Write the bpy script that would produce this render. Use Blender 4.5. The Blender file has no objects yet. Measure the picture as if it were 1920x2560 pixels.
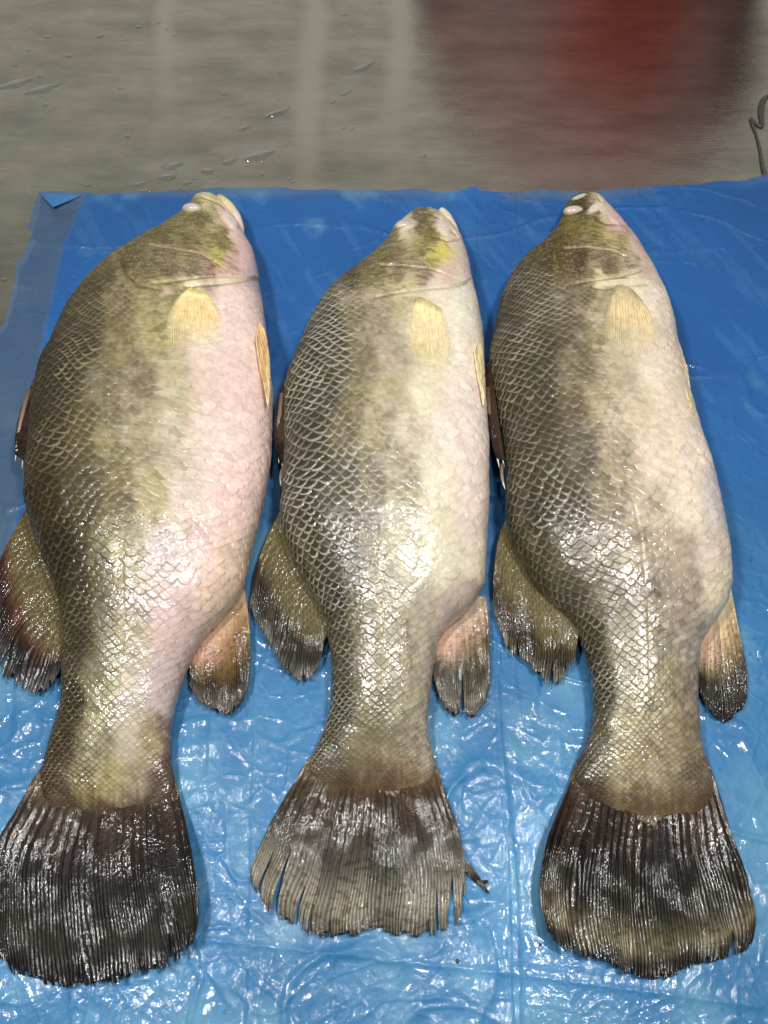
import bpy, math, random
import numpy as np
from mathutils import Vector
from mathutils.bvhtree import BVHTree

# ------------------------------------------------------------------ camera, world, lamps
CAM_H = 0.75
PITCH = math.radians(62.0)            # below the horizon
FOCAL = 1280.0 / math.tan(math.radians(30.0))
scene = bpy.context.scene
col = scene.collection
cam_d = bpy.data.cameras.new('camera')
cam = bpy.data.objects.new('camera', cam_d); col.objects.link(cam)
cam_d.sensor_fit = 'VERTICAL'; cam_d.angle = math.radians(60.0)
cam_d.clip_start = 0.01; cam_d.clip_end = 50
cam.location = (0, 0, CAM_H); cam.rotation_euler = (math.pi / 2 - PITCH, 0, 0)
scene.camera = cam

world = bpy.data.worlds.new('World'); scene.world = world; world.use_nodes = True
wn = world.node_tree.nodes; wl = world.node_tree.links
# hall ambience: paler walls beyond the table, dark overhead
_g = wn.new('ShaderNodeTexCoord'); _s = wn.new('ShaderNodeSeparateXYZ'); wl.new(_g.outputs['Generated'], _s.inputs[0])
_m = wn.new('ShaderNodeMath'); _m.operation = 'MULTIPLY_ADD'; wl.new(_s.outputs['Y'], _m.inputs[0]); _m.inputs[1].default_value = 1.0; _m.inputs[2].default_value = -0.35
_r = wn.new('ShaderNodeValToRGB'); wl.new(_m.outputs[0], _r.inputs[0])
_r.color_ramp.elements[0].position = 0.0; _r.color_ramp.elements[0].color = (0.20, 0.20, 0.21, 1)
_r.color_ramp.elements[1].position = 0.42; _r.color_ramp.elements[1].color = (1.26, 1.21, 1.08, 1)
wl.new(_r.outputs[0], wn['Background'].inputs[0]); wn['Background'].inputs[1].default_value = 0.24

def lamp(name, loc, target, size, power, colr):
    d = bpy.data.lights.new(name, 'AREA'); d.shape = 'RECTANGLE'; d.size = size[0]; d.size_y = size[1]
    d.energy = power; d.color = colr
    o = bpy.data.objects.new(name, d); col.objects.link(o); o.location = loc
    o.rotation_euler = (Vector(target) - Vector(loc)).to_track_quat('-Z', 'Y').to_euler()
    return o
lamp('overhead_light', (-0.60, 0.18, 1.55), (0.0, 0.35, 0), (0.08, 0.18), 17.5, (1.0, 0.985, 0.95))
lamp('overhead_light', (0.44, 0.24, 1.60), (0.0, 0.35, 0), (0.08, 0.18), 16.5, (1.0, 0.985, 0.95))
lamp('overhead_light', (0.03, 0.22, 1.75), (0.0, 0.2, 0), (0.05, 0.12), 4.5, (1.0, 0.97, 0.93))  # added lamp with no known fixture, placed so the tails glint

scene.view_settings.view_transform = 'Standard'; scene.view_settings.look = 'None'
scene.view_settings.exposure = 0.06; scene.view_settings.gamma = 1.0
scene.render.engine = 'CYCLES'
scene.cycles.use_denoising = True
scene.cycles.max_bounces = 6
scene.cycles.sample_clamp_indirect = 4
scene.cycles.caustics_reflective = False; scene.cycles.caustics_refractive = False

# ------------------------------------------------------------------ measuring helpers
SP, CP = math.sin(PITCH), math.cos(PITCH)
def unproj(px, py, z):
    px = np.asarray(px, float); py = np.asarray(py, float)
    a = (px - 960) / FOCAL; b = (1280 - py) / FOCAL
    dx = a; dy = CP + b * SP; dz = -SP + b * CP
    s = (z - CAM_H) / dz
    return dx * s, dy * s, z + 0 * s
def proj(x, y, z):
    zz = z - CAM_H
    f = y * CP - zz * SP; u = y * SP + zz * CP
    return 960 + FOCAL * x / f, 1280 - FOCAL * u / f
def ray(px, py):
    a = (px - 960) / FOCAL; b = (1280 - py) / FOCAL
    return Vector((a, CP + b * SP, -SP + b * CP)).normalized()

def h2(ix, iy, seed=0):
    n = (ix.astype(np.int64) * 374761393 + iy.astype(np.int64) * 668265263 + seed * 974634777) & 0xffffffff
    n = ((n ^ (n >> 13)) * 1274126177) & 0xffffffff
    n = ((n ^ (n >> 16)) * 2246822519) & 0xffffffff
    return ((n ^ (n >> 15)) & 0xffffff) / float(0xffffff)
def vnoise(x, y, seed=0):
    ix = np.floor(x); iy = np.floor(y); fx = x - ix; fy = y - iy
    fx = fx * fx * (3 - 2 * fx); fy = fy * fy * (3 - 2 * fy)
    a = h2(ix, iy, seed); b = h2(ix + 1, iy, seed); c = h2(ix, iy + 1, seed); d = h2(ix + 1, iy + 1, seed)
    return (a + (b - a) * fx) * (1 - fy) + (c + (d - c) * fx) * fy
def fbm(x, y, oct=4, seed=0, gain=0.5):
    s = 0; a = 1; t = 0
    for i in range(oct):
        s = s + a * vnoise(x * 2 ** i + 17.3 * i, y * 2 ** i - 9.1 * i, seed + i); t += a; a *= gain
    return s / t
def sst(e0, e1, x):
    t = np.clip((x - e0) / (e1 - e0), 0, 1); return t * t * (3 - 2 * t)
def lin(c):
    return (np.asarray(c, float) / 255.0) ** 2.2
def mixc(a, b, t):
    t = np.asarray(t)[..., None]; return a * (1 - t) + b * t
def smooth_interp(xq, xp, fp, sig):
    xs = np.linspace(xp[0], xp[-1], 1500); f = np.interp(xs, xp, fp)
    k = max(1, int(sig / (xs[1] - xs[0]) * 3)); ker = np.exp(-0.5 * (np.arange(-k, k + 1) / (k / 3.0)) ** 2); ker /= ker.sum()
    fpad = np.concatenate([2 * f[0] - f[1:k + 1][::-1], f, 2 * f[-1] - f[-k - 1:-1][::-1]])
    return np.interp(xq, xs, np.convolve(fpad, ker, 'valid'))
def poly_param(pts, u):
    p = np.asarray(pts, float)
    if len(p) > 2:                      # catmull-rom refinement
        q = np.vstack([2 * p[0] - p[1], p, 2 * p[-1] - p[-2]]); out = []
        for i in range(1, len(q) - 2):
            for t in np.linspace(0, 1, 10, endpoint=False):
                a, b, c, d = q[i - 1], q[i], q[i + 1], q[i + 2]
                out.append(0.5 * ((2 * b) + (c - a) * t + (2 * a - 5 * b + 4 * c - d) * t * t + (3 * b - a - 3 * c + d) * t ** 3))
        out.append(p[-1]); p = np.array(out)
    l = np.concatenate([[0], np.cumsum(np.hypot(*np.diff(p, axis=0).T))]); l /= l[-1]
    return np.stack([np.interp(u, l, p[:, 0]), np.interp(u, l, p[:, 1])], -1)
def dist_poly(px, py, pts):
    best = np.full(px.shape, 1e9); side = np.zeros(px.shape)
    for (x0, y0), (x1, y1) in zip(pts[:-1], pts[1:]):
        dx, dy = x1 - x0, y1 - y0; L = dx * dx + dy * dy
        t = np.clip(((px - x0) * dx + (py - y0) * dy) / L, 0, 1)
        ex = px - x0 - t * dx; ey = py - y0 - t * dy; d = np.hypot(ex, ey)
        m = d < best; best = np.where(m, d, best); side = np.where(m, np.sign(dx * ey - dy * ex), side)
    return best, side

# ------------------------------------------------------------------ mesh helpers
def grid_mesh(name, X, Y, Z, mat, parent=None, colr=None, extra=None, mask=None, wrap=False, smooth=True, uv=False):
    nr, nc = X.shape
    verts = np.stack([X, Y, Z], -1).reshape(-1, 3).astype(np.float32)
    idx = np.arange(nr * nc).reshape(nr, nc)
    if wrap:
        nxt = np.roll(idx, -1, axis=1)
        f = np.stack([idx[:-1], nxt[:-1], nxt[1:], idx[1:]], -1).reshape(-1, 4)
    else:
        f = np.stack([idx[:-1, :-1], idx[:-1, 1:], idx[1:, 1:], idx[1:, :-1]], -1)
        if mask is not None: f = f[mask[:-1, :-1] & mask[1:, 1:] & mask[:-1, 1:] & mask[1:, :-1]]
        f = f.reshape(-1, 4)
    keep = None
    if mask is not None:
        used = np.zeros(len(verts), bool); used[f.ravel()] = True; keep = np.nonzero(used)[0]
        re = np.zeros(len(verts), np.int64); re[keep] = np.arange(len(keep)); f = re[f]; verts = verts[keep]
    me = bpy.data.meshes.new(name)
    me.vertices.add(len(verts)); me.vertices.foreach_set('co', verts.ravel())
    me.loops.add(f.size); me.loops.foreach_set('vertex_index', f.ravel().astype(np.int32))
    me.polygons.add(len(f)); me.polygons.foreach_set('loop_start', np.arange(0, f.size, 4, dtype=np.int32))
    me.update(calc_edges=True)
    if smooth: me.polygons.foreach_set('use_smooth', np.ones(len(f), bool))
    if colr is not None:
        c = np.ones((nr * nc, 4), np.float32); c[:, :3] = np.clip(colr.reshape(-1, 3), 0, 1)
        if keep is not None: c = c[keep]
        at = me.color_attributes.new('Col', 'FLOAT_COLOR', 'POINT'); at.data.foreach_set('color', c.ravel())
    for k, v in (extra or {}).items():
        a = v.reshape(-1).astype(np.float32)
        if keep is not None: a = a[keep]
        at = me.attributes.new(k, 'FLOAT', 'POINT'); at.data.foreach_set('value', a)
    me.materials.append(mat)
    o = bpy.data.objects.new(name, me); col.objects.link(o)
    if parent is not None: o.parent = parent
    return o
def orient(o):
    return o
def solid(o, th):
    m = o.modifiers.new('thickness', 'SOLIDIFY'); m.thickness = th; m.offset = 0; return o
def tag(o, label, cat, group=None, kind=None):
    o['label'] = label; o['category'] = cat
    if group: o['group'] = group
    if kind: o['kind'] = kind
    return o

# ------------------------------------------------------------------ materials
def new_mat(name):
    m = bpy.data.materials.new(name); m.use_nodes = True
    return m, m.node_tree.nodes, m.node_tree.links, m.node_tree.nodes['Principled BSDF']
def node(nodes, t, **kw):
    n = nodes.new(t)
    for k, v in kw.items():
        if k in n.inputs: n.inputs[k].default_value = v
        else: setattr(n, k, v)
    return n
def skin_mat(name, bump_scale, bump_str, rough_dry, rough_wet, coat, sss=0.0, spec=0.45):
    m, N, L, P = new_mat(name)
    a = node(N, 'ShaderNodeAttribute', attribute_name='Col')
    w = node(N, 'ShaderNodeAttribute', attribute_name='Wet')
    geo = node(N, 'ShaderNodeNewGeometry')
    nz = node(N, 'ShaderNodeTexNoise', Scale=bump_scale * 0.6, Detail=4.0, Roughness=0.7); L.new(geo.outputs['Position'], nz.inputs['Vector'])
    mr = node(N, 'ShaderNodeMapRange'); mr.inputs['From Min'].default_value = 0.3; mr.inputs['From Max'].default_value = 0.7
    mr.inputs['To Min'].default_value = 0.84; mr.inputs['To Max'].default_value = 1.12; L.new(nz.outputs['Fac'], mr.inputs['Value'])
    vm = node(N, 'ShaderNodeVectorMath', operation='SCALE'); L.new(a.outputs['Color'], vm.inputs[0]); L.new(mr.outputs[0], vm.inputs['Scale'])
    L.new(vm.outputs[0], P.inputs['Base Color'])
    rr = node(N, 'ShaderNodeMapRange'); rr.inputs['To Min'].default_value = rough_dry; rr.inputs['To Max'].default_value = rough_wet
    L.new(w.outputs['Fac'], rr.inputs['Value']); L.new(rr.outputs[0], P.inputs['Roughness'])
    # patchy water film
    pn = node(N, 'ShaderNodeTexNoise', Scale=55.0, Detail=3.0); L.new(geo.outputs['Position'], pn.inputs['Vector'])
    pr = node(N, 'ShaderNodeMapRange'); pr.inputs['From Min'].default_value = 0.42; pr.inputs['From Max'].default_value = 0.58; L.new(pn.outputs['Fac'], pr.inputs['Value'])
    mm = node(N, 'ShaderNodeMath', operation='MULTIPLY'); L.new(w.outputs['Fac'], mm.inputs[0]); L.new(pr.outputs[0], mm.inputs[1])
    m2 = node(N, 'ShaderNodeMath', operation='MULTIPLY'); L.new(mm.outputs[0], m2.inputs[0]); m2.inputs[1].default_value = coat
    L.new(m2.outputs[0], P.inputs['Coat Weight']); P.inputs['Coat Roughness'].default_value = 0.06; P.inputs['Coat IOR'].default_value = 1.6
    b1 = node(N, 'ShaderNodeTexNoise', Scale=bump_scale, Detail=2.0, Roughness=0.75); L.new(geo.outputs['Position'], b1.inputs['Vector'])
    bp = node(N, 'ShaderNodeBump', Strength=bump_str, Distance=0.001); L.new(b1.outputs['Fac'], bp.inputs['Height'])
    L.new(bp.outputs[0], P.inputs['Normal']); L.new(bp.outputs[0], P.inputs['Coat Normal'])
    P.inputs['Specular IOR Level'].default_value = spec
    if sss: P.inputs['Subsurface Weight'].default_value = sss; P.inputs['Subsurface Scale'].default_value = 0.004
    return m
M_SKIN = skin_mat('fish_skin', 330, 0.45, 0.5, 0.3, 0.9)
M_FIN = skin_mat('fin_membrane', 300, 0.9, 0.6, 0.45, 1.0, 0.0, 0.15)
M_PEC = skin_mat('pale_fin_membrane', 420, 0.4, 0.42, 0.3, 0.8)
_a = node(M_PEC.node_tree.nodes, 'ShaderNodeAttribute', attribute_name='Opac'); M_PEC.node_tree.links.new(_a.outputs['Fac'], M_PEC.node_tree.nodes['Principled BSDF'].inputs['Alpha'])
M_EYE = skin_mat('clouded_eye', 120, 0.05, 0.3, 0.2, 0.6)

# ------------------------------------------------------------------ steel table
def steel():
    m, N, L, P = new_mat('worn_stainless_steel')
    geo = node(N, 'ShaderNodeNewGeometry')
    mp = node(N, 'ShaderNodeMapping'); L.new(geo.outputs['Position'], mp.inputs['Vector'])
    mp.inputs['Scale'].default_value = (3, 30, 1); mp.inputs['Rotation'].default_value = (0, 0, math.radians(-6))
    n1 = node(N, 'ShaderNodeTexNoise', Scale=9.0, Detail=6.0, Roughness=0.65); L.new(mp.outputs[0], n1.inputs['Vector'])
    mp0 = node(N, 'ShaderNodeMapping'); L.new(geo.outputs['Position'], mp0.inputs['Vector']); mp0.inputs['Scale'].default_value = (0.55, 1.5, 1)
    n2 = node(N, 'ShaderNodeTexNoise', Scale=15.0, Detail=9.0, Roughness=0.7, Distortion=0.1); L.new(mp0.outputs[0], n2.inputs['Vector'])
    cr = node(N, 'ShaderNodeValToRGB'); L.new(n2.outputs['Fac'], cr.inputs[0])
    cr.color_ramp.elements[0].position = 0.35; cr.color_ramp.elements[0].color = (0.55, 0.535, 0.47, 1)
    cr.color_ramp.elements[1].position = 0.7; cr.color_ramp.elements[1].color = (0.88, 0.86, 0.765, 1)
    # blurred post reflections, painted into the steel colour as pale streaks
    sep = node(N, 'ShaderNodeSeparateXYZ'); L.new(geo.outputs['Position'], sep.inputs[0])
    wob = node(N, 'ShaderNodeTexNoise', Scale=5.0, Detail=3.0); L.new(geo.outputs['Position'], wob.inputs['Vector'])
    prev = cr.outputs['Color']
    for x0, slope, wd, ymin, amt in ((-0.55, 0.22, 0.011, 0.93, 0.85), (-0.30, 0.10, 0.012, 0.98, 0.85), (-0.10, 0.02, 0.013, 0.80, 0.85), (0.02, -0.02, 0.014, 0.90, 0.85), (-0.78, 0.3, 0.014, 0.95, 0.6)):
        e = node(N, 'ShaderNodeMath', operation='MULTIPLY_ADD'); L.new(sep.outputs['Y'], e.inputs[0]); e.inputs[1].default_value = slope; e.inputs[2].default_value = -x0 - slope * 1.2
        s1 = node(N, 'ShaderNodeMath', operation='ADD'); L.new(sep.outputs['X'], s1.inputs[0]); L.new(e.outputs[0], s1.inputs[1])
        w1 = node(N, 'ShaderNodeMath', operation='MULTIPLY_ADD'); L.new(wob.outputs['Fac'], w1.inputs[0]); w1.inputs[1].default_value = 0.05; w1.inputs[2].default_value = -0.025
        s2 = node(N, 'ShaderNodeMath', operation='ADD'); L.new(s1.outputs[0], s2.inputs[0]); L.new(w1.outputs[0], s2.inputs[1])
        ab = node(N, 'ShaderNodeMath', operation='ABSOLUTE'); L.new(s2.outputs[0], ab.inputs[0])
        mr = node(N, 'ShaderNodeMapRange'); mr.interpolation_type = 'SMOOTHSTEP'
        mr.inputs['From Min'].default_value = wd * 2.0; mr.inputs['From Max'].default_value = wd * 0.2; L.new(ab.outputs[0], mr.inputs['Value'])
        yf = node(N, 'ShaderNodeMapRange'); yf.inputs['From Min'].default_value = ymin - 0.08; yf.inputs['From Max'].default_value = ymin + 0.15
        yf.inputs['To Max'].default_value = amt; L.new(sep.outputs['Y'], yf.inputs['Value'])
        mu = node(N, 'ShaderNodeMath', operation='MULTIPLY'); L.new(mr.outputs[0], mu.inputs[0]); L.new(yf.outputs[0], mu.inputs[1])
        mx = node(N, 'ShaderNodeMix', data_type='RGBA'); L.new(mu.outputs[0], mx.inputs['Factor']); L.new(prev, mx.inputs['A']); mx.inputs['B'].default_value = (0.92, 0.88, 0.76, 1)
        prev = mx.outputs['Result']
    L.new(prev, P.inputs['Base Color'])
    P.inputs['Metallic'].default_value = 1.0
    rr = node(N, 'ShaderNodeMapRange'); rr.inputs['To Min'].default_value = 0.07; rr.inputs['To Max'].default_value = 0.16
    L.new(n1.outputs['Fac'], rr.inputs['Value']); L.new(rr.outputs[0], P.inputs['Roughness'])
    # scratches
    mp2 = node(N, 'ShaderNodeMapping'); L.new(geo.outputs['Position'], mp2.inputs['Vector'])
    mp2.inputs['Scale'].default_value = (6, 160, 1); mp2.inputs['Rotation'].default_value = (0, 0, math.radians(-9))
    n3 = node(N, 'ShaderNodeTexNoise', Scale=4.0, Detail=4.0, Roughness=0.7); L.new(mp2.outputs[0], n3.inputs['Vector'])
    sr = node(N, 'ShaderNodeMapRange'); sr.inputs['From Min'].default_value = 0.60; sr.inputs['From Max'].default_value = 0.72; sr.inputs['To Max'].default_value = 0.35; L.new(n3.outputs['Fac'], sr.inputs['Value'])
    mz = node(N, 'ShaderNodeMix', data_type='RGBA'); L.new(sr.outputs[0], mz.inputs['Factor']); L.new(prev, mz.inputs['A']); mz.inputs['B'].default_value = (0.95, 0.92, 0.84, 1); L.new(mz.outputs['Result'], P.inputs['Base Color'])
    ad = node(N, 'ShaderNodeMath', operation='ADD'); L.new(n3.outputs['Fac'], ad.inputs[0]); L.new(n2.outputs['Fac'], ad.inputs[1])
    bp = node(N, 'ShaderNodeBump', Strength=0.16, Distance=0.0010); L.new(ad.outputs[0], bp.inputs['Height'])
    L.new(bp.outputs[0], P.inputs['Normal'])
    return m
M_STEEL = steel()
def simple_mat(name, c, rough=0.5, metal=0.0):
    m, N, L, P = new_mat(name)
    geo = node(N, 'ShaderNodeNewGeometry'); nz = node(N, 'ShaderNodeTexNoise', Scale=14.0, Detail=5.0); L.new(geo.outputs['Position'], nz.inputs['Vector'])
    cr = node(N, 'ShaderNodeValToRGB'); L.new(nz.outputs['Fac'], cr.inputs[0])
    cr.color_ramp.elements[0].color = tuple(np.array(c) * 0.6) + (1,); cr.color_ramp.elements[1].color = tuple(np.minimum(np.array(c) * 1.35, 1)) + (1,)
    L.new(cr.outputs[0], P.inputs['Base Color']); P.inputs['Roughness'].default_value = rough; P.inputs['Metallic'].default_value = metal
    return m
def box_mesh(name, x0, x1, y0, y1, z0, z1, mat, bevel=0.0, parent=None):
    v = [(x, y, z) for z in (z0, z1) for y in (y0, y1) for x in (x0, x1)]
    f = [(0, 2, 3, 1), (4, 5, 7, 6), (0, 1, 5, 4), (1, 3, 7, 5), (3, 2, 6, 7), (2, 0, 4, 6)]
    me = bpy.data.meshes.new(name); me.from_pydata(v, [], f); me.materials.append(mat)
    o = bpy.data.objects.new(name, me); col.objects.link(o)
    if bevel: b = o.modifiers.new('bevel', 'BEVEL'); b.width = bevel; b.segments = 3
    if parent is not None: o.parent = parent
    return o
table = bpy.data.objects.new('steel_table', None); col.objects.link(table)
tag(table, 'scratched grey stainless steel table top under the blue plastic sheet', 'table')
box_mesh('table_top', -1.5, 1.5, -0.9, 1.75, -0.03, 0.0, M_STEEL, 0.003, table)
for lx in (-1.42, 1.42):
    for ly in (-0.82, 1.67):
        box_mesh('leg', lx - 0.02, lx + 0.02, ly - 0.02, ly + 0.02, -0.85, -0.031, M_STEEL, 0.004, table)
fl = box_mesh('floor', -6, 6, -6, 6, -0.9, -0.851, simple_mat('wet_concrete', (0.22, 0.21, 0.2), 0.4)); fl['kind'] = 'structure'

# unseen red stand-in beyond the frame, added for the red reflection in the steel
def reflection_prop():
    nr, nc = 60, 90
    t = np.linspace(0, 1, nr)[:, None]; a = np.linspace(0, 2 * np.pi, nc, endpoint=False)[None, :]
    w = np.interp(t, [0, .2, .6, .75, .9, 1], [.26, .29, .30, .22, .13, .03]) + 0 * a
    cx = np.interp(t, [0, .3, .65, 1], [.33, .36, .42, .46]) + 0 * a
    n = fbm(a * 2.2 + 0 * t, t * 6 + 0 * a, 4, 5) - 0.5
    X = cx + (w * (1 + 0.12 * n)) * np.cos(a); Y = 1.50 + 0.35 * w * np.sin(a); Z = 0.001 + 0.66 * t + 0.01 * n * t
    c = mixc(lin((136, 106, 104)) + 0 * X[..., None], 0.85 * lin((150, 50, 44)), sst(0.21, 0.02, np.abs(X - 0.42 + 0.06 * t) + 0.08 * n) * sst(0.66, 0.2, t + 0.3 * n))
    return grid_mesh('reflection_prop', X, Y, Z, skin_mat('reflection_prop_cloth', 60, 0.3, 0.7, 0.6, 0.0), None, c, {'Wet': 0 * X}, wrap=True)
tag(reflection_prop(), 'unseen red stand-in shape added behind the sheet for a red reflection in the steel', 'reflection_prop')

# ------------------------------------------------------------------ blue plastic sheet
TOP = [(-400, 474), (60, 480), (98, 482), (213, 489), (260, 488), (350, 482), (477, 481), (694, 476), (960, 478), (1029, 477), (1070, 483), (1110, 489), (1160, 482),
       (1180, 476), (1203, 485), (1284, 491), (1359, 479), (1411, 486), (1480, 486), (1550, 477), (1614, 469), (1741, 463), (1788, 457), (1863, 457), (1920, 441), (2400, 400)]
LEFT = [(98, 482), (88, 530), (72, 579), (88, 588), (78, 600), (65, 631), (60, 645), (44, 653), (39, 709), (30, 744), (22, 780), (9, 818), (0, 824), (-30, 900), (-60, 1000), (-110, 1300), (-150, 1800), (-190, 2500)]
tx, ty, _ = unproj([p[0] for p in TOP], [p[1] for p in TOP], 0.002)
lx, ly, _ = unproj([p[0] for p in LEFT], [p[1] for p in LEFT], 0.002)
lo = np.argsort(ly); lyS, lxS = ly[lo], lx[lo]
def sheet_z(X, Y):
    """wrinkled height of the film above the steel"""
    z = 0.0022 + 0.0018 * fbm(X * 9, Y * 7, 3, 11)
    r1 = np.abs(fbm(X * 22 + 2 * fbm(X * 9, Y * 9, 2, 3), Y * 16, 3, 21) - 0.5); z = z + 0.0008 * np.exp(-(r1 / 0.03) ** 2) * sst(0.42, 0.62, fbm(X * 6, Y * 6, 2, 31))
    r2 = np.abs(fbm(X * 12 + 40, Y * 40 + 3 * fbm(X * 14, Y * 14, 2, 8), 3, 41) - 0.5); z = z + 0.0007 * np.exp(-(r2 / 0.025) ** 2) * sst(0.45, 0.6, fbm(X * 5 + 9, Y * 5, 2, 51))
    r3 = np.abs(fbm(X * 4.5 + 12, Y * 10 + 2 * fbm(X * 4, Y * 4, 2, 56), 3, 55) - 0.5); z = z + 0.0016 * np.exp(-(r3 / 0.02) ** 2)
    r4 = np.abs(fbm(X * 11 + 31, Y * 6 + 7, 3, 57) - 0.5); z = z + 0.0010 * np.exp(-(r4 / 0.016) ** 2)
    return z
def crease_line(X, Y, pts, w):
    wx, wy, _ = unproj([p[0] for p in pts], [p[1] for p in pts], 0.003)
    d, s = dist_poly(X, Y, list(zip(wx, wy))); return np.exp(-(d / w) ** 2), s, d
CREASES = [([(1185, 478), (1190, 700), (1203, 800)], 0.0012), ([(1265, 1400), (1240, 1700), (1265, 2100), (1275, 2560)], 0.0010), ([(845, 1180), (640, 1700), (620, 2560)], 0.0007),
           ([(1300, 2560), (1290, 2200), (1262, 1900)], 0.0006), ([(180, 1600), (140, 1720)], 0.0006), ([(1700, 490), (1720, 700)], 0.0004), ([(1590, 640), (1920, 610)], 0.0008),
           ([(720, 1900), (700, 2300), (640, 2560)], 0.0006), ([(500, 2350), (1300, 2440), (1900, 2520)], 0.0006), ([(1580, 650), (1750, 660), (1920, 640)], 0.0005)]
def build_sheet():
    nu, nv = 900, 980
    X0 = np.linspace(-0.75, 0.95, nu)[None, :] + np.zeros((nv, 1))
    ytop = np.interp(X0[0], tx, ty)
    v = np.linspace(0, 1, nv)[:, None] ** 1.0
    Y = -0.45 + v * (ytop[None, :] + 0.45)
    xl = np.interp(Y, lyS, lxS)
    u = (X0 + 0.75) / 1.70
    X = xl + u * (0.95 - xl)
    ytop2 = np.interp(X, tx, ty); Y = -0.45 + v * (ytop2 + 0.45)
    X = np.interp(Y, lyS, lxS) + u * (0.95 - np.interp(Y, lyS, lxS))
    Z = sheet_z(X, Y)
    for pts, h in CREASES:
        g, s, d = crease_line(X, Y, pts, 0.0022); Z = Z + h * g + 0.0005 * (s > 0) * np.exp(-d / 0.01)
    edge = np.minimum((ytop2 - Y) / 0.02, (X - np.interp(Y, lyS, lxS)) / 0.02)
    Z = Z + 0.004 * np.exp(-np.clip(edge, 0, 9) * 1.2) * sst(0.4, 0.7, fbm(X * 14, Y * 14, 2, 61))
    # film thickness: the single layer at the left rim lets the steel show through
    fx, fy, _ = unproj([213, 150, 105, 60], [489, 640, 860, 1200], 0.003)
    o = np.argsort(fy); lim = np.interp(Y, fy[o], fx[o])
    thin = 1 - sst(-0.004, 0.004, X - lim)
    thin = np.maximum(thin, 0.8 * np.exp(-(np.clip(ytop2 - Y, 0, 1) / 0.012) ** 2) * sst(0.3, 0.6, fbm(X * 8, Y * 8, 2, 71)))
    px, py = proj(X, Y, Z)
    # colour: where the film clings wet to the table it is deeper, milkier over air and where ceiling reflections are painted in
    n = fbm(X * 7, Y * 7, 4, 81); n2 = fbm(X * 26, Y * 22, 4, 91)
    deep = lin((40, 92, 154)); mid = lin((56, 116, 162)); milky = lin((98, 150, 180))
    milk = sst(0.44, 0.70, n * 0.35 + n2 * 0.65 + 0.17 * sst(0.6, 0.1, Y) - 0.12)
    c = mixc(mixc(deep + 0 * X[..., None], mid, sst(0.60, 0.15, Y) * 0.9), milky, milk * 0.62)
    streak = sst(0.58, 0.72, fbm(X * 60 + Y * 30, Y * 12, 4, 95)); c = mixc(c, milky, 0.10 * streak); c = c * (0.82 + 0.36 * fbm(X * 13, Y * 10, 4, 96))[..., None]
    c = mixc(c, lin((108, 126, 146)), thin * (0.45 + 0.35 * n2))
    return grid_mesh('plastic_sheet', X, Y, Z, sheet_mat(), None, c, {'Thin': thin})
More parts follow.
